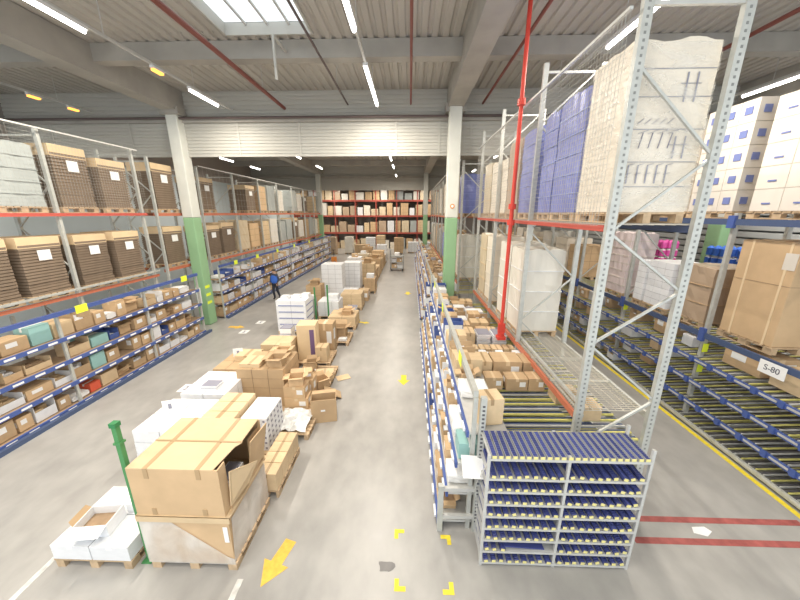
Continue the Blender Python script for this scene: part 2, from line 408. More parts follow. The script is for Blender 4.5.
arrow(-7.5, 12.85, 1.1, 1.5, oline, 'orange arrow painted beside the left column')
arrow(-4.95, 7.5, 1.0, .2, oline, 'orange arrow half hidden behind the white stacks')
def ell(x, y, sx, sy, lab):
    a, w = .15, .06
    P = [(0, 0), (sx*a, 0), (sx*a, sy*w), (sx*w, sy*w), (sx*w, sy*a), (0, sy*a)]
    if sx*sy < 0: P = P[::-1]
    mark('corner_mark', [(x+px, y+py) for px, py in P], yline, lab, 'floor marking', 'yellow corner marks')
ell(-.2, 3.87, 1, -1, 'yellow corner mark on the aisle, far left of four'); ell(.66, 3.80, -1, -1, 'yellow corner mark by the shelving foot, far right of four')
ell(-.17, 3.02, 1, 1, 'yellow corner mark on the aisle, near left of four'); ell(.62, 3.00, -1, 1, 'yellow corner mark in front, near right of four')
mark('lane_line', [(-5.12, 1.5), (-5.04, 1.5), (-5.04, 12), (-5.12, 12)], wline, 'pale lane line left of the small white pallet')
mark('lane_line', [(-2.3, 1.5), (-2.22, 1.5), (-2.22, 3.1), (-2.3, 3.1)], wline, 'pale lane line before the big brown box')
mark('lane_line', [(6.38, 2), (6.48, 2), (6.48, 30), (6.38, 30)], yline, 'yellow lane line at the foot of the right rack')
mark('lane_line', [(3.55, 4.12), (6.3, 4.12), (6.3, 4.22), (3.55, 4.22)], rline, 'red floor stripe, far of the two beside the roller unit')
mark('lane_line', [(3.45, 3.76), (6.3, 3.76), (6.3, 3.86), (3.45, 3.86)], rline, 'red floor stripe, near of the two beside the roller unit')
mark('lane_line', [(6.5, 3.76), (9, 3.76), (9, 4.2), (6.5, 4.2)], floor_m, 'plain floor patch under the right rack')['kind'] = 'structure'
mark('paper_scrap', [(4.45, 3.95), (4.62, 3.9), (4.75, 3.98), (4.7, 4.06), (4.5, 4.05)], paper, 'scrap of white paper between the red floor stripes', 'paper')
st = [(math.cos(t)*(.11+.03*math.sin(3*t+1)), math.sin(t)*(.09+.03*math.cos(2*t))) for t in [2*PI*i/18 for i in range(18)]]
mark('floor_stain', [(-.3+x, 3.32+y) for x, y in st], dkstain, 'dark round stain on the centre aisle floor', 'stain')
for (x, y), lab in zip(((-6.3, 7.87), (-6.9, 12.3), (-6.75, 13.5)), ('nearest', 'middle', 'farthest')):
    b = MB(); b.box(x-.17, x+.17, y-.2, y+.2, .001, .004, paper); b.box(x-.06, x+.06, y-.11, y-.07, .004, .006, greyink)
    b.box(x-.06, x+.06, y+.05, y+.09, .004, .006, greyink); b.box(x-.02, x+.02, y-.1, y+.08, .004, .006, greyink)
    tag(b.build('floor_sticker'), 'white floor sticker on the left floor, %s of three' % lab, 'sticker', 'floor stickers')

# ------------------------------------------------------------------ box prototypes (unit 1 x 1 x 1, base at z = 0)
def p_closed(m, tp, lab=None, strip=False):
    b = MB(); b.box(-.5, .5, -.5, .5, 0, 1, m)
    b.box(-.07, .07, -.502, .502, 1, 1.004, tp); b.box(-.07, .07, -.505, -.5, .78, 1, tp); b.box(-.07, .07, .5, .505, .78, 1, tp)
    if lab: b.box(.5, .506, -.3, .1, .45, .8, lab); b.box(-.506, -.5, -.1, .3, .45, .8, lab); b.box(.12, .4, -.506, -.5, .35, .75, lab)
    return b
def p_open(m, inner, flaps=1):
    b = MB(); t = .025
    b.box(-.5, .5, -.5, -.5+t, 0, 1, m); b.box(-.5, .5, .5-t, .5, 0, 1, m)
    b.box(-.5, -.5+t, -.5+t, .5-t, 0, 1, m); b.box(.5-t, .5, -.5+t, .5-t, 0, 1, m); b.box(-.5+t, .5-t, -.5+t, .5-t, 0, .35, inner)
    if flaps:
        for (ax, sg, ang) in ((0, 1, 35), (0, -1, -10), (1, 1, 60), (1, -1, 20)):
            a = math.radians(ang); L = .42
            dz, dh = math.sin(a)*L, math.cos(a)*L
            if ax == 0: p = [(sg*.5, -.48), (sg*.5, .48)]; q = [(sg*(.5+dh), -.46), (sg*(.5+dh), .46)]
            else: p = [(-.48, sg*.5), (.48, sg*.5)]; q = [(-.46, sg*(.5+dh)), (.46, sg*(.5+dh))]
            vs = [(*p[0], 1), (*p[1], 1), (*q[1], 1+dz), (*q[0], 1+dz)]; vs += [(x, y, z-.03) for x, y, z in vs]
            b.add(vs, [(0, 1, 2, 3), (7, 6, 5, 4), (0, 4, 5, 1), (1, 5, 6, 2), (2, 6, 7, 3), (3, 7, 4, 0)], m)
    return b
def p_tray(m, inner):      # open topped, cut-down front (towards +x and -x)
    b = MB(); t = .03
    b.box(-.5, .5, -.5, -.5+t, 0, 1, m); b.box(-.5, .5, .5-t, .5, 0, 1, m)
    b.box(-.5, -.5+t, -.5+t, .5-t, 0, .6, m); b.box(.5-t, .5, -.5+t, .5-t, 0, .6, m)
    b.box(-.5+t, .5-t, -.5+t, .5-t, 0, .05, m)
    for i in range(3):
        for j in range(2): b.box(-.42+i*.29, -.16+i*.29, -.42+j*.43, -.02+j*.43, .05, .42+.12*((i+j) % 3), inner)
    return b
def p_packets(m, e):
    b = MB(); rr = random.Random(3)
    for i in range(6):
        dx, dy = rr.uniform(-.03, .03), rr.uniform(-.03, .03)
        b.box(-.47+dx, .47+dx, -.47+dy, .47+dy, i/6, (i+.86)/6, m); b.box(-.45+dx, .45+dx, -.45+dy, .45+dy, (i+.86)/6, (i+1)/6, e)
    return b
def p_bag(m):
    b = MB(); bm = bmesh.new(); bmesh.ops.create_cube(bm, size=1); bmesh.ops.subdivide_edges(bm, edges=bm.edges[:], cuts=3, use_grid_fill=True)
    rr = random.Random(5)
    for v in bm.verts:
        c = v.co; r_ = math.sqrt(c.x**2+c.y**2)
        c.z = c.z*(1-.55*r_*r_)+.0; c.x += rr.uniform(-.03, .03); c.y += rr.uniform(-.03, .03)
        c.z = max(0, c.z+.5) if c.z < 0 else c.z+.5
    b.add([v.co[:] for v in bm.verts], [[v.index for v in f.verts] for f in bm.faces], m); bm.free()
    return b
def p_bin(m, inner):
    b = MB(); t = .05
    b.box(-.5, .5, -.5, -.5+t, 0, .95, m); b.box(-.5, .5, .5-t, .5, 0, .95, m); b.box(-.5, -.5+t, -.5, .5, 0, .5, m); b.box(.5-t, .5, -.5, .5, 0, .95, m)
    b.box(-.5, .5, -.5, .5, 0, .05, m); b.box(-.4, .4, -.4, .4, .05, .4, inner); return b
def solo(name, b): return Proto(b.build(name))
PK = dict(
    closed=(solo('cardboard_box', p_closed(kraft, tape_c, paper)), 'closed brown carton', 'box'),
    plain=(solo('cardboard_box', p_closed(kraft_l, tape)), 'pale brown taped carton', 'box'),
    open=(solo('open_box', p_open(kraft, kraft_d)), 'open brown carton with raised flaps', 'box'),
    tray=(solo('cardboard_tray', p_tray(kraft, white)), 'brown tray of white packets', 'box'),
    tray2=(solo('cardboard_tray', p_tray(kraft_l, kraft_d)), 'brown tray of brown packets', 'box'),
    white=(solo('white_box', p_closed(white, paper)), 'white carton', 'box'),
    wtray=(solo('white_tray', p_tray(white, kraft_l)), 'white cut front tray', 'box'),
    packets=(solo('packet_stack', p_packets(white, greyink)), 'stack of white packets', 'packets'),
    bag=(solo('plastic_bag', p_bag(paper)), 'white plastic bag', 'bag'),
    blue=(solo('storage_bin', p_bin(steel_b, white)), 'blue storage bin', 'bin'),
    red=(solo('red_box', p_closed(redbox, paper)), 'red carton', 'box'),
    teal=(solo('teal_box', p_closed(tealm, paper)), 'teal carton', 'box'),
    neon=(solo('yellow_box', p_closed(yellow, paper)), 'yellow carton', 'box'),
)
def item(kind, x, y, z, w, d, h, label, group=None, rz=0, rx=0, ry=0):
    p, nm, cat = PK[kind]
    return p.put((x, y, z), rz, (w, d, h), label, cat, group, rx, ry)
def ordn(n):
    w = ['first', 'second', 'third', 'fourth', 'fifth', 'sixth', 'seventh', 'eighth', 'ninth', 'tenth', 'eleventh', 'twelfth']
    return w[n-1] if n <= 12 else '%d%s' % (n, 'st' if n % 10 == 1 and n != 11 else 'nd' if n % 10 == 2 else 'rd' if n % 10 == 3 else 'th')
MIXES = dict(
    left=['closed']*5+['open']*3+['tray']*3+['tray2']*2+['plain']*2+['white']*2+['wtray']*2+['packets']*2+['bag', 'red', 'blue', 'teal'],
    leftfar=['closed']*4+['tray']*3+['white']*4+['wtray']*4+['packets']*2+['bag', 'bag', 'plain', 'plain', 'blue'],
    right=['closed']*5+['tray']*4+['wtray']*3+['blue']*2+['open']*2+['white']*3+['bag', 'bag', 'packets', 'plain', 'plain'],
    back=['closed']*6+['plain']*3+['white']*3+['packets', 'red'])
def fill(mix, xf, sgn, z, y0, y1, dep, hmax, place, group, gap=.05, wmin=.24, wmax=.5, skip=.06, avoid=()):
    """a row of goods along y on a shelf whose front is at xf, goods behind it on the sgn side"""
    y = y0; n = 0
    while True:
        w = R.uniform(wmin, wmax)
        if y + w > y1: break
        hit = [a for a in avoid if y-.05 < a < y+w+.05]
        if hit:
            if hit[0]-.05-y > .2: w = hit[0]-.05-y
            else: y = hit[0]+.05; continue
        kind = R.choice(MIXES[mix]); h = R.uniform(.55, 1)*hmax
        if kind == 'bag': h *= .6
        d = R.uniform(.55, 1)*dep
        ww = w*.78 if kind == 'open' else w
        dd = d*.75 if kind == 'open' else d
        hh = h*.7 if kind == 'open' else h
        if R.random() > skip:
            n += 1
            off = .19*dd/.75 if kind == 'open' else 0
            item(kind, xf+sgn*((.10 if not avoid else .06)+dd/2+off), y+w/2, z, dd, ww, hh, '%s, %s along %s' % (PK[kind][1], ordn(n), place), group, rz=R.choice((0, PI)) if kind != 'blue' else (0 if sgn > 0 else PI))
        y += w+gap

# ------------------------------------------------------------------ picking shelving (blue) on the left
def shelving(name, label, xf, sgn, y0, y1, levels, depth, bay, top, steps=None, tagz=None, upmat=galv, tray=True):
    r = empty(name, (0, 0, 0), 0, label, 'shelving')
    n = max(1, round((y1-y0)/bay))
    for i in range(n+1):
        y = y0+(y1-y0)*i/n
        for j, xx in enumerate((xf+sgn*.06, xf+sgn*depth)):
            if steps and j == 0: xx = xf+sgn*(steps[-1]+.1)
            b = MB(); b.box(xx-.03, xx+.03, y-.03, y+.03, 0, top if not (steps and j) else 1.2, upmat); b.build('upright', r)
    for q, z in enumerate(levels):
        o = steps[q] if steps else 0
        x = xf+sgn*o
        b = MB(); b.box(min(x, x+sgn*.04), max(x, x+sgn*.04), y0, y1, z-.1, z-.002, steel_b)
        yy = y0+.1
        while yy < y1-.25:
            xo = x-sgn*(.006 if not steps else .03)
            b.box(min(x, xo), max(x, xo), yy, yy+.2, z-.075, z-.03, paper); yy += .42
        b.build('shelf_beam', r)
        b = MB()
        xe = xf+sgn*depth
        b.box(min(x+sgn*.041, xe), max(x+sgn*.041, xe), y0, y1, z-.05, z-.012, galv_l if not tray else kraft_d)
        b.build('shelf_board', r)
    xt = xf+sgn*(steps[-1]+.1 if steps else 0)
    b = MB(); b.box(xt-.035, xt+.035, y0, y1, top-.0, top+.1, steel_b if upmat != galv or not steps else galv); tb = b.build('top_beam', r)
    if tagz:
        for ty in tagz:
            b = MB(); b.box(xt-.05, xt-.04, ty, ty+.26, top-.08, top+.13, neon) if sgn > 0 else b.box(xt+.04, xt+.05, ty, ty+.3, top-.06, top+.14, neon)
            b.build('neon_tag', tb)
    return r
LV = [.14, .72, 1.30, 1.88]
LVN = ['bottom', 'second', 'third', 'top']
s = shelving('picking_shelving', 'near blue shelving of small goods along the left floor', -8.38, -1, 4.4, 12.1, LV, 1.15, 2.7, 2.42, tagz=(7.35, 11.15))
b = MB(); b.box(-8.36, -8.26, 4.4, 12.3, .0, .1, steel_n); b.build('kick_rail', s)
for i, z in enumerate(LV):
    fill('left', -8.42, -1, z, 4.9, 12.05, .62, .40 if i < 3 else .45, 'the %s shelf, near left shelving' % LVN[i], 'goods on the near left shelving', wmin=.26, wmax=.55)
s = shelving('picking_shelving', 'far blue shelving of small goods beyond the left column', -8.6, -1, 14.0, 34.8, LV, 1.15, 2.9, 2.42, tagz=(15.2, 17.5, 20.3, 23.4, 27))
b = MB(); b.box(-8.58, -8.48, 14.0, 34.8, .0, .1, steel_n); b.build('kick_rail', s)
for i, z in enumerate(LV):
    fill('leftfar', -8.64, -1, z, 14.1, 34.5, .62, .42, 'the %s shelf, far left shelving' % LVN[i], 'goods on the far left shelving', wmin=.4, wmax=.75, gap=.06, skip=.03)

# ------------------------------------------------------------------ pallets
def pallet_proto():
    r = empty('wooden_pallet')
    b = MB()
    for i in range(7): y = -.5+i*1.0/6.999*1.0; b.box(-.6, .6, -.5+i*.1457, -.5+i*.1457+.115, .12, .144, wood)
    for x in (-.52, 0, .52): b.box(x-.06, x+.06, -.5, .5, .10, .12, wood)
    b.build('deck', r)
    for x in (-.52, 0, .52):
        b = MB(); b.box(x-.06, x+.06, -.5, .5, 0, .02, wood)
        for y in (-.43, 0, .43): b.box(x-.06, x+.06, y-.07, y+.07, .02, .10, wood)
        b.build('skid', r)
    return Proto(r, (1.2, 1.0, .144))
PAL = pallet_proto()
def pallet(x, y, z, w, d, of, rz=0, group='wooden pallets'):
    return PAL.put((x, y, z), rz, (w, d, .144), shorten('wooden pallet under '+of), 'pallet', group)

# load prototypes (unit size)
def stack_load():
    r = empty('cardboard_stack'); b = MB(); rr = random.Random(2); n = 19; sk_ = mat('shaded_kraft', (0.22, 0.165, 0.118), 0.85, var=0.1, nscale=4, rnd=0.1)  # shade on these loads is put into their darker brown
    for i in range(n):
        o = rr.uniform(-.012, .012)
        b.box(-.48+o, .48+o, -.48, .48, i/n, (i+.74)/n, sk_); b.box(-.455, .455, -.455, .455, (i+.74)/n, (i+1)/n, mat('gap_kraft', (.17, .12, .08), .8))
    b.build('flat_layers', r)
    b = MB(); b.box(-.49, .49, -.49, .49, .83, 1.01, kraft_l); b.build('top_sleeve', r)
    b = MB(); b.box(.49, .497, -.1, .2, .60, .78, paper); b.build('label_sheet', r)
    return Proto(r)
def wavy(name, m, n=6, amp=.012, seed=1, layers=0, lm=None, marks=None, mm=None):
    b = MB(); bm = bmesh.new(); bmesh.ops.create_cube(bm, size=1); bmesh.ops.subdivide_edges(bm, edges=bm.edges[:], cuts=n, use_grid_fill=True)
    rr = random.Random(seed)
    for v in bm.verts:
        v.co.z += .5; f = 1 if 0.02 < v.co.z else 0
        v.co += Vector((rr.uniform(-amp, amp), rr.uniform(-amp, amp), rr.uniform(-amp, amp)*f))
        v.co.z = max(0, v.co.z)
        if v.co.z > .9 and (abs(v.co.x) > .49-amp and abs(v.co.y) > .49-amp): v.co.z -= .015
    b.add([v.co[:] for v in bm.verts], [[v.index for v in f.verts] for f in bm.faces], m); bm.free()
    r = empty(name); body = b.build('wrapped_body', r, smooth=False)
    if layers:
        b = MB()
        for i in range(1, layers): z = i/layers; b.box(-.517, .517, -.517, .517, z-.004, z+.004, lm)
        b.build('layer_seam', r)
    if marks: marks(r)
    return Proto(r)
def carton_grid(name, nx, ny, nz, m, gapm, marks=None, wrapm=None):
    """a block of cartons stacked on one pallet and strapped together"""
    r = empty(name); b = MB(); g = .012
    b.box(-.488, .488, -.488, .488, 0, .988, gapm)
    for k_ in range(nz):
        for i in range(nx):
            for j in range(ny):
                if 0 < i < nx-1 and 0 < j < ny-1 and k_ < nz-1: continue
                b.box(-.5+i/nx+g/2, -.5+(i+1)/nx-g/2, -.5+j/ny+g/2, -.5+(j+1)/ny-g/2, k_/nz+g/3, (k_+1)/nz-g/3, m)
    if marks: marks(b)
    b.build('cartons', r)
    if wrapm:
        b = MB(); b.box(-.515, .515, -.515, .515, 0, 1.0, wrapm); b.build('stretch_film', r)
    return Proto(r)
gapk = mat('carton_gap', (.25, .18, .11), .8); gapw = mat('white_gap', (.42, .42, .44), .8)
STK = stack_load()
def bluesq(b):
    pass
    for k_ in range(5):
        for i in range(3):
            for s_ in (-1, 1):
                y = -.5+(i+.5)/3; z = (k_+.5)/5
                b.box(*sorted((s_*.5, s_*.506)), y-.07, y+.07, z-.03, z+.035, blueink)
                b.box(y-.07, y+.07, *sorted((s_*.5, s_*.506)), z-.03, z+.035, blueink)
def smallmark(b):
    pass
    for k_ in range(5):
        for i in range(2):
            for s_ in (-1, 1):
                y = -.5+(i+.5)/2; z = (k_+.35)/5
                b.box(*sorted((s_*.5, s_*.506)), y-.09, y+.05, z-.006, z+.008, blueink)
                b.box(y-.09, y+.05, *sorted((s_*.5, s_*.506)), z-.006, z+.008, blueink)
def greydots(b):
    pass; rr = random.Random(4)
    for k_ in range(6):
        for i in range(5):
            for s_ in (-1, 1):
                y = -.5+(i+.5)/5; z = (k_+.5)/6
                b.box(*sorted((s_*.5, s_*.506)), y-.05, y+.03, z-.03, z+.03, greyink)
                b.box(y-.05, y+.03, *sorted((s_*.5, s_*.506)), z-.03, z+.03, greyink)
def bluebar(b):
    pass
    for k_ in range(5):
        z = (k_+.12)/5
        for s_ in (-1, 1):
            b.box(-.42, .42, *sorted((s_*.5, s_*.506)), z, z+.025, blueink)
            b.box(*sorted((s_*.5, s_*.506)), -.42, .42, z, z+.025, blueink)
LOADS = dict(
    stack=(STK, 'stack of flattened brown cardboard', 'cardboard stack'),
    cream=(wavy('wrapped_load', wrap, seed=1, layers=5, lm=cream), 'cream plastic wrapped load', 'load'),
    tan=(wavy('wrapped_load', mat('tan_wrapped', (.62, .52, .37), .35, var=.06, nscale=2, bump=.3), seed=4, layers=4, lm=kraft_l), 'tan wrapped load', 'load'),
    bluel=(wavy('blue_load', bluew, seed=2, layers=6, lm=mat('pale_blue_seam', (.30, .36, .66), .4)), 'blue wrapped load', 'load'),
    grey=(wavy('wrapped_load', greyw, seed=3, layers=5, lm=greyw), 'pale grey wrapped load', 'load'),
    brown=(wavy('wrapped_load', brownw, seed=5, layers=3, lm=kraft), 'brown wrapped load', 'load'),
    pack=(wavy('wrapped_load', mat('pale_wrapped', (.72, .69, .62), .3, var=.05, nscale=2, bump=.3), seed=8, layers=4, lm=white), 'pale wrapped load', 'load'),
    pink=(wavy('paper_reel_load', pinkw, amp=.02, seed=6, layers=8, lm=cream), 'pale pink wrapped load', 'load'),
    kgrid=(carton_grid('carton_pallet_load', 3, 2, 4, kraft, gapk), 'block of brown cartons', 'boxes'),
    kgrid2=(carton_grid('carton_pallet_load', 2, 2, 5, kraft_l, gapk), 'block of pale brown cartons', 'boxes'),
    wgrid=(carton_grid('carton_pallet_load', 2, 2, 5, white, gapw, bluebar), 'block of white cartons with blue stripes', 'boxes'),
    wplain=(carton_grid('carton_pallet_load', 3, 3, 7, white, gapw), 'block of small white cartons', 'boxes'),
    bsq=(carton_grid('carton_pallet_load', 3, 3, 5, cream, mat('cream_gap', (.5, .46, .4), .8), bluesq), 'block of cream cartons with blue squares', 'boxes'),
    wmark=(carton_grid('carton_pallet_load', 2, 2, 5, cream, mat('cream_gap', (.5, .46, .4), .8), smallmark), 'block of cream cartons with small printed lines', 'boxes'),
    pat=(carton_grid('carton_pallet_load', 5, 4, 6, white, gapw, greydots), 'block of small white patterned cartons', 'boxes'),
)
def load(kind, x, y, z, w, d, h, where, rz=0, pal=True, group='loads on pallets'):
    p, nm, cat = LOADS[kind]
    if pal:
        pallet(x, y, z, w*1.0, d*1.0, '%s, %s' % (nm, where), rz); z += .146
    return p.put((x, y, z), rz, (w*.97, d*.97, h), '%s, %s' % (nm, where), cat, group)

# ------------------------------------------------------------------ pallet racks
def rack_frame(r, x0, x1, y, top, zs=(), mm=galv, w=.09, slots=False, braces=True, z0=0.0):
    for x in (x0, x1):
        b = MB(); b.box(x-w/2, x+w/2, y-.035, y+.035, z0, top, mm)
        bf = MB(); bf.box(x-w/2-.03, x+w/2+.03, y-.06, y+.06, z0, z0+.012, mm)
        if slots:
            z = .3
            while z < top-.1:
                b.box(x-.014, x+.014, y-.0375, y-.035, z, z+.03, slotm); z += .075
        up_ = b.build('upright', r); bf.build('foot_plate', up_)
    if braces:
        n = 0; z = z0+.25; st = (x1-x0)*.95; up = True
        while z+st < top:
            a, c = (x0, x1) if up else (x1, x0)
            b = MB(); b.bar((a, y, z), (c, y, z+st), .035, .03, mm); b.build('brace', r); z += st; up = not up
        b = MB(); b.bar((x0, y, top-.15), (x1, y, top-.15), .04, .04, mm); b.build('brace', r)
def beams(r, xs, y0, y1, z, m, h=.11):
    for x in xs:
        b = MB(); b.box(x-.025, x+.025, y0, y1, z-h, z, m); b.build('beam', r)
def decks(r, x0, x1, y0, y1, z, step=.1, m=None):
    m = m or wiredk
    b = MB(); y = y0
    while y < y1: b.box(x0, x1, y-.004, y+.004, z-.012, z-.004, m); y += step*.6
    x = x0+.04
    while x < x1: b.box(x-.004, x+.004, y0, y1, z-.02, z-.012, m); x += step*1.2
    b.build('wire_deck', r)
def net(r, x, y0, y1, z0, z1, st=.12, t=.0035, m=None, name='safety_net'):
    b = MB(); m = m or wire; y = y0
    while y <= y1: b.box(x-t, x+t, y-t, y+t, z0, z1, m); y += st
    z = z0
    while z <= z1: b.box(x-t, x+t, y0, y1, z-t, z+t, m); z += st
    b.box(x-.02, x+.02, y0, y1, z1, z1+.035, galv_l)
    b.build(name, r)

# left rack: near part (to the gap before the column), far part beyond
r = empty('pallet_rack', (0, 0, 0), 0, 'near left pallet rack with red beams above the blue shelving', 'rack')
for y in (3.3, 5.7, 8.1, 10.75): rack_frame(r, -10.05, -8.95, y, 6.75)
for z, m in ((2.72, orange), (4.8, redbeam)): beams(r, (-8.88, -10.12), 3.3, 10.85, z, m, .08)
b = MB(); b.box(-8.85, -8.80, 3.3, 10.85, 2.82, 2.87, galv); b.build('guard_rail', r)
net(r, -8.80, 3.3, 10.85, 4.85, 6.72, .08, .0013)
for x, sd in ((-9.5, 0),):
    for i, y in enumerate((5.35, 6.55, 7.75, 8.98, 10.1)):
        pass
near_left = ((4.0, 'stack', 1.35), (5.08, 'stack', 1.42), (6.38, 'stack', 1.36), (7.5, 'stack', 1.36), (8.78, 'stack', 1.34), (9.95, 'stack', 1.36))
for i, (y, k_, h) in enumerate(near_left):
    load(k_, -9.45, y, 2.725, 1.05, .98, h, '%s along the lower level, near left rack' % ordn(i+1), group='loads on the left rack')
for i, (y, k_, h) in enumerate(((5.1, 'grey', 1.55), (6.3, 'grey', 1.45), (7.42, 'grey', 1.4), (8.75, 'stack', 1.5), (9.97, 'stack', 1.35))):
    load(k_, -9.45, y, 4.805, 1.05, .98, h, '%s along the upper level, near left rack' % ordn(i+1), group='loads on the left rack')
r = empty('pallet_rack', (0, 0, 0), 0, 'far left pallet rack running beyond the white and green column', 'rack')
ys = [11.75, 14.2, 17.0, 19.8, 22.6, 25.4, 28.2, 31.0, 33.8]
for y in ys: rack_frame(r, -10.35, -9.25 if y < 14 else -9.1, y, 6.7, braces=y < 24)
for z, m in ((2.72, orange), (4.8, orange)): beams(r, (-9.06, -10.42), 14.2, 33.8, z, m)
for z, m in ((2.72, orange), (4.8, orange)):
    for x in (-9.35, -10.42): b = MB(); b.box(x-.025, x+.025, 11.75, 14.2, z-.11, z, m); b.build('beam', r)
net(r, -9.0, 14.2, 33.8, 4.85, 6.7, .3, .0025)
seq_lo = ['stack', 'stack', 'tan', 'kgrid', 'kgrid2', 'pack', 'grey', 'grey', 'stack', 'pack', 'kgrid', 'grey', 'pack', 'kgrid2', 'grey', 'brown']
seq_hi = ['stack', None, None, 'stack', 'kgrid', 'grey', 'pack', None, 'grey', 'pack', 'stack', None, 'kgrid2', 'grey', 'pack', 'brown']
k = 0
for i, (a, c) in enumerate(zip(ys[1:-1], ys[2:])):
    for j in range(2):
        y = a+.72+j*1.32
        for lv, seq, z in (('lower', seq_lo, 2.725), ('upper', seq_hi, 4.805)):
            kind = seq[k % 16]
            if kind: load(kind, -9.72, y, z, 1.05, 1.15, 1.35+.1*((k*7) % 3), '%s bay along the %s level, far left rack' % (ordn(k+1), lv), group='loads on the left rack')
        k += 1
load('stack', -9.85, 12.6, 2.725, .95, 1.1, 1.4, 'in the gap by the left column, lower level', group='loads on the left rack')
load('stack', -9.85, 12.6, 4.805, .95, 1.1, 1.6, 'in the gap by the left column, upper level', group='loads on the left rack')

# centre rack
XL, XR = 2.6, 3.73
r = empty('pallet_rack', (0, 0, 0), 0, 'tall galvanised centre rack with crossed braces and safety net', 'rack')
cy = [4.37, 7.25, 10.1, 12.6]
rack_frame(r, XL+.03, XR, 4.37, 8.1, slots=True, w=.11, braces=False)
for (xa, za), (xc, zc) in zip(((0, 6.47), (1, 5.47), (0, 4.55), (1, 3.75), (0, 2.95), (1, 2.05), (0, 1.2)), ((1, 5.47), (0, 4.55), (1, 3.75), (0, 2.95), (1, 2.05), (0, 1.2), (1, .4))):
    b = MB(); b.bar((XL+.03 if xa == 0 else XR, 4.37, za), (XL+.03 if xc == 0 else XR, 4.37, zc), .035, .03, galv); b.build('brace', r)
b = MB(); b.bar((XL+.03, 4.37, 7.05), (XR, 4.37, 7.05), .045, .04, galv_l); b.build('brace', r)
for y in cy[1:]: rack_frame(r, XL+.03, XR, y, 7.6)
beams(r, (XL,), 4.42, 12.6, 1.80, orange, .1); beams(r, (XR+.0,), 4.42, 12.6, 1.80, galv, .1)
beams(r, (XL,), 4.42, 12.6, 4.64, redbeam, .08); beams(r, (XR,), 4.42, 12.6, 4.64, steel_n, .1)
b = MB(); b.box(XL+.10, XL+.15, 4.42, 12.6, 1.84, 1.89, galv); b.box(XL+.10, XL+.15, 4.42, 12.6, 1.70, 1.75, galv); b.build('guard_rail', r)
decks(r, XL+.03, XR-.03, 4.45, 12.6, 1.82, .1)
for y in (5.4, 6.35, 8.2, 9.1): b = MB(); b.box(XL, XR, y-.025, y+.025, 1.74, 1.80, galv); b.build('cross_bar', r)
decks(r, XL+.03, XR-.03, 4.45, 12.6, 4.66, .12)
net(r, XL-.14, 4.37, 12.6, 4.64, 7.0, .075, .0018)
for i, (k_, y, w, h) in enumerate((('bluel', 6.02, .98, 1.95), ('bluel', 6.83 + .25, .0, 1.9),)): pass
lo = []
centre_hi = ((4.97, .92, 'A', 1.98), (5.98, .92, 'bluel', 1.85), (6.95, .0, None, 0), (7.85, .98, 'bluel', 1.75), (8.95, .95, 'brown', 1.75), (9.75, .55, 'cream', 1.45), (10.7, 1.0, 'cream', 1.5), (11.8, 1.0, 'tan', 1.6))
for i, (y, d, k_, h) in enumerate(centre_hi):
    if k_ == 'A' or not k_: continue
    load(k_, 3.17, y, 4.665, .98, d, h, '%s along the upper level, centre rack' % ordn(i+1), group='loads on the centre rack')
load('bluel', 3.17, 6.78, 4.665, .98, .6, 1.8, 'narrow one between its taller neighbours, upper centre rack', group='loads on the centre rack')
# the big wrapped load in the front frame
pallet(3.17, 4.97, 4.665, .98, .95, 'tall cream wrapped load, front upper bay of centre rack')
rt = empty('wrapped_load', (3.17, 4.97, 4.812), 0, 'tall cream wrapped load with printed tool symbols in front upper bay of centre rack', 'load')
b = MB(); bm = bmesh.new(); bmesh.ops.create_cube(bm, size=1); bmesh.ops.subdivide_edges(bm, edges=bm.edges[:], cuts=9, use_grid_fill=True)
rr = random.Random(9)
for v in bm.verts:
    v.co.z += .5; q = .006
    v.co += Vector((rr.uniform(-q, q), rr.uniform(-q, q), 0))
    if v.co.z > .98: v.co.z += .01*math.sin(v.co.x*9)+.012*rr.random()
    v.co.x *= .97; v.co.y *= .92; v.co.z *= 1.95
b.add([v.co[:] for v in bm.verts], [[v.index for v in f.verts] for f in bm.faces], wrap); bm.free(); b.build('carton_block', rt)
b = MB()
yf = -.468
for z in (.32, .62, 1.0, 1.36, 1.66): b.box(-.48, .48, yf-.004, yf, z-.004, z+.004, greyink)
b.build('layer_seam', rt)
b = MB()
def stroke(x0, z0, x1, z1, w=.018): b.bar((x0, yf-.006, z0), (x1, yf-.006, z1), w, .004, greyink)
for i in range(5):
    x = -.36+i*.12; stroke(x, .36, x, .58); stroke(x, .58, x+.07, .60); stroke(x-.02, .47, x+.05, .49, .012)
for i in range(4):
    x = -.28+i*.12; stroke(x, .78, x+.03, .96); stroke(x-.03, .95, x+.09, .99, .014)
for i in range(5): x = -.34+i*.09; stroke(x, 1.06, x+.07, 1.12, .014)
for x in (.16, .28): stroke(x, .66, x, .92); stroke(x, 1.3, x, 1.62)
stroke(.09, .82, .33, .82, .012); stroke(.09, 1.5, .33, 1.5, .012)
b.build('printed_symbol', rt)
b = MB(); b.box(-.495, .495, -.478, .478, .02, 1.93, film_l); b.build('stretch_film', rt)
# lower pallets of centre rack (behind the first empty bay)
for i, (y, d, k_, h) in enumerate(((8.0, .95, 'pack', 2.0), (9.05, .98, 'pack', 2.05), (10.75, .95, 'cream', 2.1), (11.8, .95, 'tan', 2.1))):
    load(k_, 3.17, y, 1.825, .98, d, h, '%s along the lower level, centre rack' % ordn(i+1), group='loads on the centre rack')
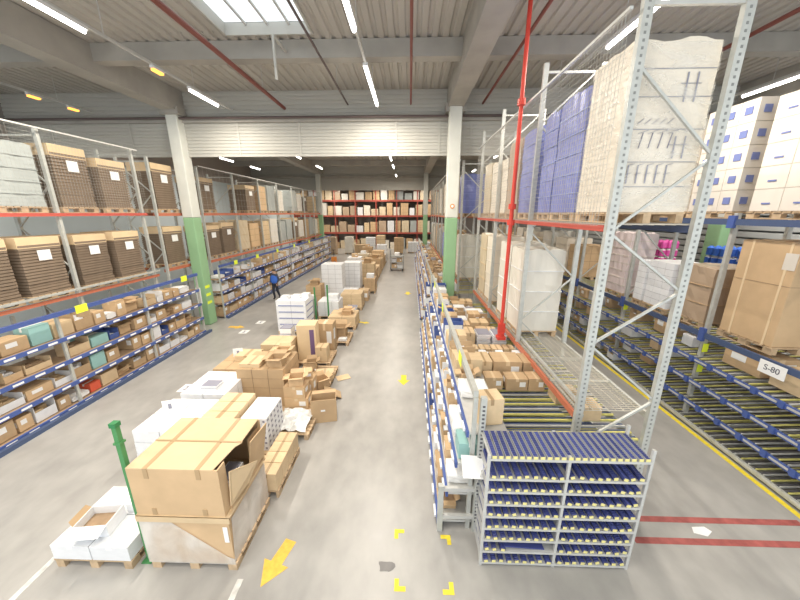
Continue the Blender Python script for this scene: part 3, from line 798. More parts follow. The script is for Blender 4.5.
# far centre rack beyond the right column
r = empty('pallet_rack', (0, 0, 0), 0, 'far galvanised centre rack continuing behind the right column', 'rack')
fy = [14.2, 17.0, 19.8, 22.6, 25.4, 28.2, 31.0, 33.8]
for y in fy: rack_frame(r, 2.2, 3.3, y, 6.9, braces=y < 20)
for z in (1.8, 4.64): beams(r, (2.15, 3.33), 14.2, 33.8, z, orange, .1)
net(r, 2.08, 14.2, 33.8, 4.64, 6.9, .3, .0025)
k = 0; cyc = ['bluel', 'tan', 'cream', 'pack', 'kgrid', 'cream', 'brown', 'pack', 'cream', 'tan', 'grey', 'kgrid2', 'pack', 'tan']
for a in fy[:-1]:
    for j in range(2):
        y = a+.72+j*1.32
        load(cyc[k % 14], 2.74, y, 4.645, .98, 1.1, 1.6+.1*(k % 3), '%s along the upper level, far centre rack' % ordn(k+1), group='loads on the far centre rack')
        load(cyc[(k*5+3) % 14], 2.74, y, 1.805, .98, 1.1, 1.9-.15*(k % 3), '%s along the lower level, far centre rack' % ordn(k+1), group='loads on the far centre rack')
        k += 1

# picking face of the centre rack: levels step back as they rise
RV = [.14, .68, 1.22, 1.76]; ST = [0, .12, .24, .38]
s = shelving('picking_shelving', 'blue picking shelving along the right side of the centre aisle', .46, 1, 3.95, 12.6, RV, .98, 2.85, 2.32, steps=ST, tagz=(5.0, 8.1, 10.9), upmat=galv, tray=False)
for i, z in enumerate(RV):
    fill('right', .46+ST[i], 1, z, 4.1 if i < 2 else 4.5, 12.55, .95-ST[i]-.45 if i < 3 else .55, .36 if i < 3 else .42, 'the %s shelf, right aisle shelving' % LVN[i], 'goods on the right aisle shelving', avoid=[3.95+(12.6-3.95)*q/3 for q in range(4)], wmin=.22, wmax=.42, skip=.03)
s = shelving('picking_shelving', 'far blue picking shelving lining the right of the aisle beyond the column', .5, 1, 14.0, 34.8, RV, .98, 2.9, 2.1, steps=ST, upmat=galv)
for i, z in enumerate(RV):
    fill('right', .5+ST[i], 1, z, 14.1, 34.6, .95-ST[i]-.45 if i < 3 else .36, .4, 'the %s shelf, far right aisle shelving' % LVN[i], 'goods on the far right aisle shelving', avoid=[14+20.8*q/7 for q in range(8)], wmin=.42, wmax=.8, skip=.03)
item('teal', .93, 4.2, 1.22, .34, .34, .26, 'teal crate at near end of the right aisle shelving', 'goods on the right aisle shelving')
item('plain', 1.2, 4.25, 1.765, .36, .3, .42, 'pale carton at near end, top shelf of right aisle shelving', 'goods on the right aisle shelving', rz=.15)
# perforated end posts of the flow bed
r = empty('end_frame', (0, 0, 0), 0, 'perforated grey end frame at the near end of the aisle shelving', 'frame')
for x in (.5, 1.04):
    b = MB(); b.box(x-.04, x+.04, 3.86, 3.93, 0, .86 if x < .8 else 2.36, galv)
    if x > .8:
        z = .2
        while z < 2.25: b.box(x-.018, x+.018, 3.857, 3.86, z, z+.03, holem); z += .065
    b.build('upright', r)
for z in (.3, .82): b = MB(); b.box(.46, 1.0, 3.87, 3.92, z-.06, z, galv_l); b.build('cross_bar', r)
b = MB(); b.box(-.17, .17, -.004, .004, -.15, .15, paper)
o = b.build('paper_sheet'); o.location = (.93, 3.75, 1.33); o.rotation_euler = (math.radians(-55), math.radians(8), .1); tag(o, 'white paper sheet hanging at the corner of the roller unit', 'paper')
b = MB(); b.box(-.17, .17, -.004, .004, -.16, .0, paper)

# flow bed on top: yellow edged roller lanes across x
def lanes(r, x0, x1, y0, y1, z0, z1, step=.16, mm=None):
    y = y0; i = 0; b = MB()
    while y < y1:
        m1 = yellow if i % 3 != 2 else galv_l
        b.bar((x0, y, z0), (x1, y, z1), .03, .03, m1); b.bar((x0, y+.06, z0-.01), (x1, y+.06, z1-.01), .03, .02, mm or steel_n)
        y += step; i += 1
    b.build('roller_lane', r)
r = empty('flow_rack', (0, 0, 0), 0, 'roller flow bed with yellow lanes behind the grey roller unit', 'flow rack')
lanes(r, 1.5, 3.66, 4.42, 12.4, 1.28, 1.32)
lanes(r, 1.5, 3.66, 4.42, 12.4, .72, .76); lanes(r, 1.5, 3.66, 4.42, 12.4, .2, .24)
for z in (1.24, .69, .17):
    for x in (1.48, 3.68): b = MB(); b.box(x-.02, x+.02, 4.4, 12.5, z-.09, z+.05, steel_b if x < 2 else galv); b.build('lane_beam', r)
for y in (4.46, 7.25, 10.1): b = MB(); b.box(1.5, 3.66, y-.03, y+.03, 1.15, 1.23, galv_l); b.build('cross_beam', r)
# goods on the flow bed, row by row
FB = 1.345
G = 'goods on the roller flow bed'
def fb(kind, x, y, w, d, h, lab, rz=0): item(kind, x, y, FB, w, d, h, lab, G, rz)
fb('closed', 1.72, 5.95, .36, .3, .26, 'small labelled carton at front left of the flow bed')
fb('closed', 2.17, 5.92, .42, .32, .26, 'labelled carton in front row of the flow bed, middle')
fb('closed', 2.56, 5.92, .32, .32, .27, 'labelled carton in front row of the flow bed, right')
fb('plain', 1.62, 6.45, .3, .5, .42, 'tall carton at left end of the second flow row')
fb('closed', 2.1, 6.45, .6, .5, .42, 'large brown carton in the second flow row, centre')
fb('closed', 2.6, 6.45, .34, .5, .4, 'brown carton in the second flow row by the orange beam')
for i in range(6): fb('white', 1.56+i*.2, 7.0, .17, .3, .22+.05*(i % 2), 'small white carton, %s across the third flow row' % ordn(i+1))
for i in range(4): fb('plain', 1.6+i*.3, 7.5, .26, .3, .2, 'low pale carton, %s across the fourth flow row' % ordn(i+1))
fb('plain', 1.62, 8.15, .26, .5, .4, 'brown carton left of the grey cartons on the flow bed')
for i in range(2):
    fb('packets', 1.98+i*.42, 8.15, .38, .5, .36, 'grey white carton stack, %s of two on the flow bed' % ('left' if i == 0 else 'right'))
row = 5
y = 8.75
while y < 12.3:
    x = 1.55; n = 0
    while x < 2.45:
        w = R.uniform(.25, .6); kind = R.choice(['closed', 'plain', 'white', 'tray', 'packets', 'closed'])
        if x+w > 2.75: break
        n += 1; fb(kind, x+w/2, y, w-.03, .42, R.uniform(.15, .4), '%s, %s across the %s flow row' % (PK[kind][1], ordn(n), ordn(row))); x += w
    y += .52; row += 1
# boxes leaning between aisle shelf and bed
for i, (x, y, z, w, d, h, rz, ry) in enumerate(((1.22, 4.9, 1.80, .3, .42, .42, .1, .15), (1.22, 5.5, 1.80, .3, .45, .35, -.1, .1), (1.22, 6.1, 1.80, .28, .4, .3, 0, 0))): pass
for i, (x, y) in enumerate(((2.95, 5.5), (3.1, 5.0))):
    fb('plain', x, y, .4, .34, .26, 'brown carton on empty lanes under the wire deck, %s' % ('far' if i == 0 else 'near'))
# lower shelf level contents (far part, seen from the aisle only)
s = empty('flow_rack', (0, 0, 0), 0, 'far roller flow bed beyond the right column', 'flow rack')
lanes(s, 1.5, 3.3, 14.1, 34, 1.28, 1.32, step=.3)
for x in (1.5, 3.3): b = MB(); b.box(x-.02, x+.02, 14, 34.2, 1.14, 1.26, steel_b); b.build('lane_beam', s)
y = 14.5; row = 1
while y < 33.5:
    for n, (x, w) in enumerate(((1.7, .36), (2.05-.0+.03, .32))):
        kind = R.choice(['closed', 'plain', 'white', 'open', 'packets', 'closed'])
        item(kind, x, y, FB, w*.95 if kind != 'open' else w*.7, .5 if kind != 'open' else .4, R.uniform(.2, .4) if kind != 'open' else .25, '%s on far flow bed, row %d beyond column, %s' % (PK[kind][1].replace(' with raised flaps', ''), row, 'aisle side' if n == 0 else 'rack side'), 'goods on the far flow bed')
    y += .85; row += 1

# ------------------------------------------------------------------ the grey shelving unit full of roller tracks
UX0, UX1, UY0, UY1, UZ = 1.03, 3.05, 3.40, 3.88, 1.83
r = empty('shelving_unit', (0, 0, 0), 0, 'grey metal shelving unit filled with blue roller tracks', 'shelving')
mid = (UX0+UX1)/2+.0
for x in (UX0, mid, UX1):
    for y in (UY0, UY1):
        b = MB(); b.box(x-.018, x+.018, y-.018, y+.018, 0, UZ+.02 if x < UX1-.1 else UZ+.14, galv_l); b.build('post', r)
SZ = [.06+i*.205 for i in range(9)]
for z in SZ[:-1]+[UZ-.03]:
    b = MB(); b.box(UX0, UX1, UY0-.02, UY1, z, z+.008, galv_l); b.box(UX0, UX1, UY0-.024, UY0-.019, z-.028, z+.008, galv_l)
    b.build('shelf', r)
for y in (UY1-.0,): b = MB(); b.bar((UX0+.02, y+.025, .1), (UX1-.02, y+.025, UZ-.1), .02, .004, galv_l); b.build('back_brace', r)
b = MB(); b.bar((UX0-.02, UY0, .1), (UX0-.02, UY1, .9), .004, .02, galv_l); b.bar((UX0-.02, UY1, .9), (UX0-.02, UY0, 1.7), .004, .02, galv_l); b.build('side_brace', r)
def track_proto(side, cap):
    tr = empty('roller_track'); L = .5
    b = MB()
    b.box(-.034, -.027, -L/2, L/2, 0, .044, side); b.box(.027, .034, -L/2, L/2, 0, .044, side); b.box(-.034, .034, -L/2, L/2, 0, .006, side)
    b.build('rail', tr)
    b = MB()
    for i in range(15):
        y = -L/2+.02+i*.0328; b.tube((-.026, y, .024), (.026, y, .024), .0165, trackbl, 8)
    b.build('roller', tr)
    b = MB(); b.box(-.026, .026, -L/2-.008, -L/2, .004, .040, cap); b.build('end_cap', tr)
    return Proto(tr)
capm = mat('pale_yellow', (.80, .72, .30), .5)
TR = track_proto(trackbl, capm); TRT = track_proto(trackgr, capm)
b = MB(); b.box(UX0, UX1, UY1+.03, UY1+.034, .06, UZ-.05, trackgr); b.build('back_panel', r)  # panel added to block light from behind and darken the shelf interiors
lvn = ['lowest', 'second', 'third', 'fourth', 'fifth', 'sixth', 'seventh', 'eighth']
for li, z in enumerate(SZ[:8]):
    for bi, (a, c) in enumerate(((UX0, mid), (mid, UX1))):
        n = 9 if not (li == 1 and bi == 0) else 3
        for i in range(n):
            xx = a+.075+(c-a-.15)*(i/8); dz = R.choice((0, 0, 0, .002)); tilt = R.uniform(-.35, .35)
            o = TR.put((xx, (UY0+UY1)/2-.0+R.uniform(-.02, .0), z+.0085+.032*abs(math.sin(tilt))), R.uniform(-.015, .015), None,
                   'blue roller track, %s from left, %s half of %s shelf' % (ordn(i+1), 'left' if bi == 0 else 'right', lvn[li]), 'roller track', 'roller tracks on the grey unit', ry=tilt)
b = MB(); b.box(-.28, .28, -.1, .1, 0, .012, trackbl); o = b.build('loose_plastic_sheet'); o.location = (1.62, 3.50, SZ[1]+.012+.03); o.rotation_euler = (0, .1, .03); o['x'] = 1; del o['x']
tag(o, 'flat blue plastic panel lying on the second lowest shelf', 'panel')
nt_ = 23
for i in range(nt_):
    xx = UX0+.06+(UX1-UX0-.12)*i/(nt_-1)
    TRT.put((xx, (UY0+UY1)/2-.01, UZ-.0215), R.uniform(-.01, .01), None, 'blue roller track, %s from left on top of the grey unit' % ordn(i+1), 'roller track', 'roller tracks on the grey unit')

# ------------------------------------------------------------------ right rack with flow lanes
r = empty('pallet_rack', (0, 0, 0), 0, 'blue beamed pallet rack over roller lanes on the far right', 'rack')
ry_ = [4.05, 6.95, 9.75, 12.55, 15.4, 18.2, 21, 23.8, 26.6]
for y in ry_: rack_frame(r, 6.72, 7.82, y, 4.8, mm=galv if y != 6.95 else galv, braces=y != 6.95 and y < 16)
for z in (2.2, 4.68): beams(r, (6.66, 7.88), 4.05, 26.6, z, steel_n, .12)
for i, y in enumerate(ry_[1:4]):
    b = MB(); b.box(6.6, 6.67, y-.07, y+.07, 4.5, 4.75, steel_b); b.build('beam_connector', r); b = MB(); b.box(6.6, 6.67, y-.06, y+.06, 2.0, 2.3, steel_b); b.build('beam_connector', r)
for y, z in ((6.87, 1.75), (6.87, 1.25), (9.67, 1.9)): b = MB(); b.box(6.66, 6.78, y, y+.01, z, z+.2, neon); b.build('neon_tag', r)
f = empty('flow_rack', (0, 0, 0), 0, 'blue and yellow roller lanes under the pallets on the far right', 'flow rack')
fl = [.14, .6, 1.1, 1.62]
for i, z in enumerate(fl):
    b = MB(); b.box(6.5, 6.54, 3.2, 16, z-.09, z-.0, steel_b if i else galv)
    y = 3.3
    while y < 15.8:
        b.box(6.493, 6.5, y, y+.3, z-.06, z-.02, galv_l); b.box(6.47, 6.5, y+.34, y+.42, z-.1, z+.03, steel_b) if i else None; y += .46
    b.build('lane_beam', f)
    y = 3.25; b = MB(); n = 0
    while y < 15.9:
        b.bar((6.55, y, z), (8.9, y, z+.12), .022, .025, yellow if n % 2 == 0 else galv_l)
        b.bar((6.55, y+.05, z-.01), (8.9, y+.05, z+.11), .035, .02, holem); y += .135; n += 1
    b.build('roller_lane', f)
b = MB(); b.box(8.95, 9.0, 3.2, 26, 0, 2.05, kraft_d); b.build('back_panel', f)
fl2 = empty('flow_rack', (0, 0, 0), 0, 'farther roller lanes along the right aisle, partly filled', 'flow rack')
for i, z in enumerate(fl):
    b = MB(); b.box(6.5, 6.54, 16.1, 26, z-.09, z, steel_b); b.build('lane_beam', fl2)
    b = MB(); y = 16.15
    while y < 26: b.bar((6.55, y, z), (8.9, y, z+.12), .03, .03, yellow); b.bar((6.55, y+.1, z), (8.9, y+.1, z+.12), .06, .02, holem); y += .25
    b.build('roller_lane', f if False else fl2)
GR = 'goods on the right flow lanes'
slope = .12/2.35
def rf(kind, y, lv, w, d, h, lab, xo=.25):
    x = 6.55+xo; item(kind, x+w/2, y, fl[lv]+.03+slope*(xo+w), w, d, h, lab, GR)
rf('closed', 6.15, 3, .7, .75, .38, 'wide brown carton on the top lane below the big brown box')
rf('plain', 5.35, 3, .6, .5, .35, 'brown carton near the white rack number sign')
rf('plain', 5.0, 2, .5, .35, .3, 'brown carton far back on the third lane, near end', .7)
rf('white', 7.45, 3, .35, .3, .25, 'small white carton left of the near right upright')
rf('white', 8.0, 2, .4, .25, .22, 'small white carton on the third lane behind the upright')
rf('plain', 8.4, 2, .5, .3, .35, 'brown carton on the third lane behind the upright')
rf('closed', 8.6, 1, .5, .4, .36, 'brown carton on the second lane behind the upright')
rf('closed', 8.3, 3, .5, .5, .4, 'brown carton on the top lane under the wrapped loads')
for lv in range(4):
    y = 9.2; n = 0
    while y < 15.6:
        d = R.uniform(.3, .6)
        if R.random() < .68:
            kind = R.choice(['closed', 'plain', 'white', 'tray', 'closed', 'wtray', 'neon' if R.random() < .3 else 'plain', 'blue']); n += 1
            rf(kind, y+d/2, lv, R.uniform(.35, .6), d*.9, R.uniform(.2, .36), '%s, %s beyond the upright, %s lane of right rack' % (PK[kind][1], ordn(n), ['lowest', 'second', 'third', 'top'][lv]), R.uniform(.05, .3))
        y += d+.05
# pallets on the right rack
def rl(kind, y, z, d, h, where, x=7.3, w=1.08): load(kind, x, y, z, w, d, h, where, group='loads on the right rack')
rl('brown', 7.62, 2.205, .98, 1.25, 'beside the big brown box, right rack')
rl('wplain', 8.62, 2.205, .85, 1.2, 'nearer of two small carton blocks, right rack', x=7.15, w=.9)
rl('wplain', 9.25+.05, 2.205, .0+.36, 1.15, 'narrow block next to the upright, right rack', x=7.15, w=.9)
rl('pink', 10.4, 2.205, .9, 1.85, 'beyond the small white carton blocks, right rack', x=7.1, w=.8)
rl('bsq', 7.72, 4.685, 1.15, 2.15, 'front upper right rack, behind the braced frame')
rl('wmark', 6.3, 4.685, 1.1, 2.05, 'upper row at the right edge of view')
rl('wmark', 5.1, 4.685, 1.1, 2.05, 'upper row beyond the right edge of view')
rl('cream', 9.1, 4.685, 1.0, 1.9, 'fourth along the upper level of right rack')
ks = ['kgrid', 'cream', 'pack', 'tan', 'cream', 'pack', 'kgrid2', 'brown', 'tan', 'cream', 'pack', 'kgrid']
k = 0
for a in ry_[3:-1]:
    for j in range(2):
        y = a+.72+j*1.32
        rl(ks[k % 12], y, 2.205, 1.1, 1.2+.2*(k % 3), '%s along the lower level, far part of right rack' % ordn(k+1))
        rl(ks[(k*5+2) % 12], y, 4.685, 1.1, 1.6+.1*(k % 3), '%s along the upper level, far part of right rack' % ordn(k+1)); k += 1
# big brown box
pallet(7.35, 6.28, 2.205, 1.1, 1.1, 'very large brown strapped box, right rack')
r = empty('large_box', (7.35, 6.28, 2.352), 0, 'very large brown strapped cardboard box on the right rack', 'box')
b = MB(); b.box(-.53, .53, -.52, .52, 0, 1.93, kraft); b.build('carton', r, bevel=.01)
b = MB()
for y in (-.36, .3): b.box(-.537, -.53, y-.02, y+.02, 0, 1.935, tape_c); b.box(-.53, .53, y-.02, y+.02, 1.93, 1.937, tape_c)
b.build('strap', r)
b = MB(); b.box(-.536, -.53, -.52, .52, 1.15, 1.16, kraft_d); b.box(-.53, .53, -.526, -.52, 1.15, 1.16, kraft_d); b.build('seam', r)
b = MB(); b.box(-.538, -.532, -.5, -.3, 1.45, 1.75, cream); b.build('label_sheet', r)
r = empty('rack_sign', (6.58, 5.43, 2.05), 0, 'white rack number sign reading S-80 on the beam', 'sign')
b = MB(); b.box(-.005, .005, -.22, .22, -.11, .13, paper); pl_ = b.build('plate', r)
M = Matrix(((0, 0, -1, -.007), (-1, 0, 0, 0), (0, 1, 0, 0.01), (0, 0, 0, 1)))
text_mesh('S-80', .15, ink, 'lettering', pl_, M)
# pallets of pink and blue goods behind the right rack, and a ladder of blue bottles
for i, (x, y, m, h) in enumerate(((9.9, 12.3, 'pk', 0), (10.6, 12.3, 'pk', 0), (10.9, 11.6, 'bl', 0), (10.3, 9.6, 'bl', 0))):
    pass
r = empty('pallet_rack', (0, 0, 0), 0, 'rear rack against the right wall seen between the loads', 'rack')
for y in (6.5, 9.5, 12.3, 15.4): rack_frame(r, 10.2, 11.3, y, 3.0, braces=False)
for z in (2.75,): beams(r, (10.15, 11.35), 6.5, 15.4, z, steel_n, .12)
def goods(x, y, m, lab):
    r = empty('bottle_pack', (x, y, 2.76), 0, lab, 'bottles', 'packs on the rear rack')
    b = MB()
    for i in range(3):
        for j in range(3):
            for q in range(3): b.tube((-.24+i*.24, -.24+j*.24, q*.32), (-.24+i*.24, -.24+j*.24, q*.32+.24), .11, m, 8); b.tube((-.24+i*.24, -.24+j*.24, q*.32+.24), (-.24+i*.24, -.24+j*.24, q*.32+.31), .11, paper if q < 2 else m, 8, r2=.04)
    b.build('bottle', r)['kind'] = 'stuff'
for i, (y, m, nm) in enumerate(((7.4, bluev, 'blue'), (8.8, bluev, 'blue'), (10.1, bluev, 'blue'), (11.2, bluev, 'blue'), (13.8, pinkm, 'pink'), (15.0, pinkm, 'pink'))):
    goods(10.7, y, m, '%s bottles stacked on the rear rack, %s of their colour from the camera' % (nm, ordn(i+1 if i < 4 else i-3)))

# ------------------------------------------------------------------ the middle lane of pallets
# big brown box in front
pallet(-2.96, 3.74, 0, 1.24, 1.06, 'big brown double box at the front of the lane')
r = empty('large_box', (-2.96, 3.74, .146), 0, 'big brown two tier cardboard box with torn right side, at the front', 'box')
b = MB(); b.box(-.62, .58, -.52, .52, 0, .76, kraft); lb = b.build('lower_box', r)
b = MB(); b.box(-.64, .62, -.545, .545, .76, .785, kraft_l); b.box(-.64, .62, -.55, -.535, .70, .785, kraft_l); b.box(-.65, -.63, -.545, .545, .7, .785, kraft_l); b.build('tray_rim', r)
b = MB()   # upper box: front half closed, right side torn open
b.box(-.63, .56, -.52, -.50, .785, 1.52, kraft); b.box(-.63, -.61, -.5, .5, .785, 1.52, kraft); b.box(-.63, .62, .5, .52, .785, 1.52, kraft)
b.box(.54, .56, -.5, -.36, .785, 1.52, kraft); b.box(.56, .58, .2, .5, .785, 1.40, kraft)
b.box(-.61, .3, -.02, 0.0, .785, 1.50, kraft_d)
ub = b.build('upper_box', r)
b = MB(); vs = [(-.63, -.52, 1.52), (.50, -.52, 1.52), (.56, -.1, 1.52), (.62, -.01, 1.52), (-.63, -.01, 1.52)]
b.add(vs+[(x, y, z+.012) for x, y, z in vs], [(4, 3, 2, 1, 0), (5, 6, 7, 8, 9), (0, 1, 6, 5), (1, 2, 7, 6), (2, 3, 8, 7), (3, 4, 9, 8), (4, 0, 5, 9)], kraft_l)
b.box(-.63, .60, .0, .52, 1.52, 1.532, kraft_l); b.build('lid', ub)
b = MB(); b.box(-.63, .62, -.02, .005, 1.5375, 1.541, tape); b.build('packing_tape', r)
for x in (-.38, .3):
    for q in ((-.526, .52, 1.5325, 1.536), (-.526, -.52, 1.38, 1.5325), (-.526, -.52, .80, .9)): b = MB(); b.box(x-.03, x+.03, *q, tape); b.build('packing_tape', r)
b = MB()
vs = [(.60, .05, .9), (.60, .5, .85), (.72, .5, 1.48), (.66, .1, 1.45)]
b.add(vs+[(x+.015, y, z) for x, y, z in vs], [(0, 1, 2, 3), (7, 6, 5, 4), (0, 4, 5, 1), (1, 5, 6, 2), (2, 6, 7, 3), (3, 7, 4, 0)], kraft)
vs = [(.58, -.42, .86), (.59, .02, .80), (.78, .0, 1.22), (.62, -.40, 1.40)]
b.add(vs+[(x+.015, y, z) for x, y, z in vs], [(0, 1, 2, 3), (7, 6, 5, 4), (0, 4, 5, 1), (1, 5, 6, 2), (2, 6, 7, 3), (3, 7, 4, 0)], kraft_l)
b.build('torn_flap', r)
b = MB(); b.box(.3, .52, -.3, .1, .80, 1.1, white); b.box(.33, .5, -.27, .07, 1.1, 1.12, greyink); b.build('inner_tray', ub)
b = MB()
fr = [(-.632, -.04), (.592, -.04), (.592, .06), (.50, .10), (-.2, .69), (-.632, .69)]
b.add([(x, -.532, z) for x, z in fr], [tuple(range(6))], film_b)
b.add([(-.632, -.532, -.04), (-.632, .535, -.04), (-.632, .535, .69), (-.632, -.532, .69)], [(0, 3, 2, 1)], film_b)
b.add([(.592, -.532, -.04), (.592, .535, -.04), (.592, .535, .69), (.592, -.46, .69), (.592, -.532, .06)], [(0, 1, 2, 3, 4)], film_b)
b.add([(-.632, .535, -.04), (.592, .535, -.04), (.592, .535, .69), (-.632, .535, .69)], [(0, 1, 2, 3)], film_b)
b.build('stretch_film', lb)
b = MB(); b.box(.50, .56, -.534, -.527, .36, .62, paper); b.build('label_sheet', lb)
# green post
r = empty('green_post', (-3.70, 3.34, 0), 0, 'green metal post standing left of the big brown box', 'post')
b = MB(); b.box(-.03, .03, -.03, .03, .01, 2.20, greenp); sh = b.build('shaft', r)
b = MB(); b.box(-.07, .07, -.09, .09, 0, .012, greenp); b.build('foot_plate', r)
b = MB(); b.box(-.042, .042, -.042, .042, 2.2, 2.26, mat('dark_green', (.03, .2, .07), .5)); b.build('cap', sh)
b = MB(); b.box(-.045, .045, -.045, .045, 1.95, 1.98, greenp); b.build('collar', sh)
for (x, y, h), w in zip(((-4.25, 13.72, 1.6), (-3.68, 13.75, 1.7)), ('left', 'right')):
    r = empty('green_post', (x, y, 0), 0, 'thin green post behind the white cartons, %s of two' % w, 'post', 'thin green posts')
    b = MB(); b.box(-.03, .03, -.03, .03, .01, h, greenp); b.build('shaft', r)
    b = MB(); b.box(-.07, .07, -.07, .07, 0, .012, greenp); b.build('foot_plate', r)
GL = 'goods stacked along the middle lane'
# small white pallet
pallet(-4.37, 3.68, 0, 1.12, 1.0, 'low white cartons left of the green post')
q = 0
for j in (0, 1):
    for i in (0, 1):
        item('white', -4.65+i*.555, 3.42+j*.5, .148, .54, .48, .24, 'low white carton, %s %s on the small left pallet' % (('front', 'rear')[j], ('left', 'right')[i]), GL)
r = empty('open_box', (-4.45, 3.47, .392), .12, 'open topped white carton on the small left pallet', 'box')
bb = p_open(white, kraft_d, 0); o = bb.build('carton', r); o.scale = (.44, .34, .2)
b = MB()
vs = [(-.22, -.17, .2), (.22, -.17, .2), (.22, -.33, .16), (-.22, -.33, .16)]
b.add(vs+[(x, y, z-.006) for x, y, z in vs], [(0, 1, 2, 3)[::-1], (7, 6, 5, 4)[::-1], (0, 4, 5, 1), (1, 5, 6, 2), (2, 6, 7, 3), (3, 7, 4, 0)], white); b.build('flap', r)
b = MB()
vs = [(-.22, -.16, .2), (-.22, .16, .2), (-.27, .14, .27), (-.27, -.14, .27)]
b.add(vs+[(x, y, z-.006) for x, y, z in vs], [(0, 1, 2, 3), (7, 6, 5, 4), (0, 4, 5, 1), (1, 5, 6, 2), (2, 6, 7, 3), (3, 7, 4, 0)], kraft); b.build('flap', r)
item('white', -4.05, 3.92, .392, .46, .42, .14, 'flat white carton at the back of the small left pallet', GL)
# second row: white stack, kraft row, patterned pack
pallet(-4.6, 5.4, 0, 1.08, 1.1, 'white stack behind the big brown box')
for k_ in range(3):
    for i in range(2):
        for j in range(2):
            item('white', -4.87+i*.52+.01*k_, 5.13+j*.54, .148+k_*.26, .50, .52, .25, 'large white carton behind big brown box, %s layer, %s %s' % (('bottom', 'middle', 'top')[k_], ('front', 'rear')[j], ('left', 'right')[i]), GL)
pallet(-4.6, 6.7, 0, 1.08, 1.1, 'second white stack behind the big brown box')
for k_ in range(3):
    for i in range(2):
        for j in range(2):
            item('white', -4.87+i*.52, 6.43+j*.54, .148+k_*.25, .50, .52, .24, 'white carton of second stack, %s layer, %s %s' % (('bottom', 'middle', 'top')[k_], ('front', 'rear')[j], ('left', 'right')[i]), GL)
item('packets', -4.55, 6.45, .89, .4, .3, .12, 'packets with blue print on the second white stack', GL)
pallet(-3.4, 5.62, 0, 1.26, 1.05, 'kraft row and patterned cartons')
for k_ in range(3):
    for j in range(3):
        item('plain', -3.69, 5.27+j*.34, .148+k_*.28, .64, .325, .27, 'pale brown carton in the row behind big box, %s layer, %s' % (('bottom', 'middle', 'top')[k_], ('front', 'middle', 'rear')[j]), GL)
load('pat', -3.06, 5.72, .148, .54, .8, .74, 'beside the pale brown row', pal=False, group=GL)
# narrow row of brown boxes by the aisle
pallet(-2.45, 4.93, 0, .42, 1.1, 'narrow brown row beside the big box')
for i in range(4): item('plain', -2.44, 4.52+i*.275, .148, .36, .262, .34, 'narrow brown carton at the aisle, %s from the front' % ordn(i+1), GL)
# film and bags
pallet(-2.62, 6.3, 0, .9, 1.0-.1, 'crumpled clear film')
b = MB(); rr = random.Random(12)
n = 9; vs = []
for i in range(n):
    for j in range(n):
        u, v = i/(n-1)-.5, j/(n-1)-.5; e = 1-max(abs(u), abs(v))*1.9
        vs.append((u*.75+rr.uniform(-.03, .03), v*.8+rr.uniform(-.03, .03), max(0.0, .04+.22*max(0, e)+rr.uniform(-.05, .06))))
b.add(vs, [(i*n+j, (i+1)*n+j, (i+1)*n+j+1, i*n+j+1) for i in range(n-1) for j in range(n-1)], foil)
o = b.build('plastic_film'); o.location = (-2.62, 6.28, .15); o2 = o.modifiers.new('t', 'SOLIDIFY'); o2.thickness = .006
tag(o, 'crumpled clear plastic film on a pallet by the aisle', 'film')
# kraft stack and its open top boxes
load('kgrid', -3.62, 7.4, 0, 1.2, 1.1, 1.0, 'behind the patterned cartons', group=GL)
item('open', -3.3, 7.2, 1.146, .36, .36, .2, 'open carton on top of the brown block, front right', GL)
item('open', -3.35, 7.72, 1.146, .34, .3, .18, 'open carton on top of the brown block, rear right', GL)
item('plain', -3.9, 7.2, 1.146, .5, .5, .1, 'flat pale carton on the brown block, left', GL)
load('kgrid', -4.75, 8.1, 0, 1.05, 1.1, .62, 'lower one at the left of the lane', group=GL)
item('closed', -4.85, 7.3, 0, .5, .4, .55, 'brown carton standing left of the brown block', GL)
item('plain', -4.6, 8.3, .765, .6, .5, .16, 'flat pale carton on the lower brown block', GL)
load('kgrid2', -4.1, 9.25, 0, .9, .8, .78, 'rear one behind the brown blocks', group=GL)
# messy heap of open boxes by the aisle
heap = [('open', -2.74, 6.92, .76, .34, .30, .22, .2, 'topmost'), ('closed', -2.74, 6.92, .15, .56, .38, .3, .05, 'lowest front'), ('closed', -2.76, 6.92, .455, .52, .36, .3, -.04, 'second front'), ('closed', -2.72, 7.45, .15, .5, .36, .5, .0, 'tall'), ('open', -2.42, 7.85, .15, .34, .3, .26, .7, 'tilted'),
        ('open', -2.95, 7.95, .15, .36, .34, .3, -.3, 'square'), ('plain', -2.45, 8.35, .15, .5, .3, .2, .2, 'flat'), ('tray', -2.95, 8.45, .15, .4, .35, .28, .1, 'shallow'),
        ('closed', -2.73, 7.42, .655, .42, .28, .2, .35, 'small'), ('open', -3.0, 8.9, .15, .3, .28, .26, .2, 'far')]
pallet(-2.72, 7.3, 0, 1.0, 1.2, 'near half of the heap of open cartons'); pallet(-2.72, 8.55, 0, 1.0, 1.1, 'far half of the heap of open cartons')
for kind, x, y, z, w, d, h, rz, adj in heap:
    item(kind, x, y, z, w, d, h, '%s %s in the heap by the aisle' % (adj, PK[kind][1]), GL, rz=rz)
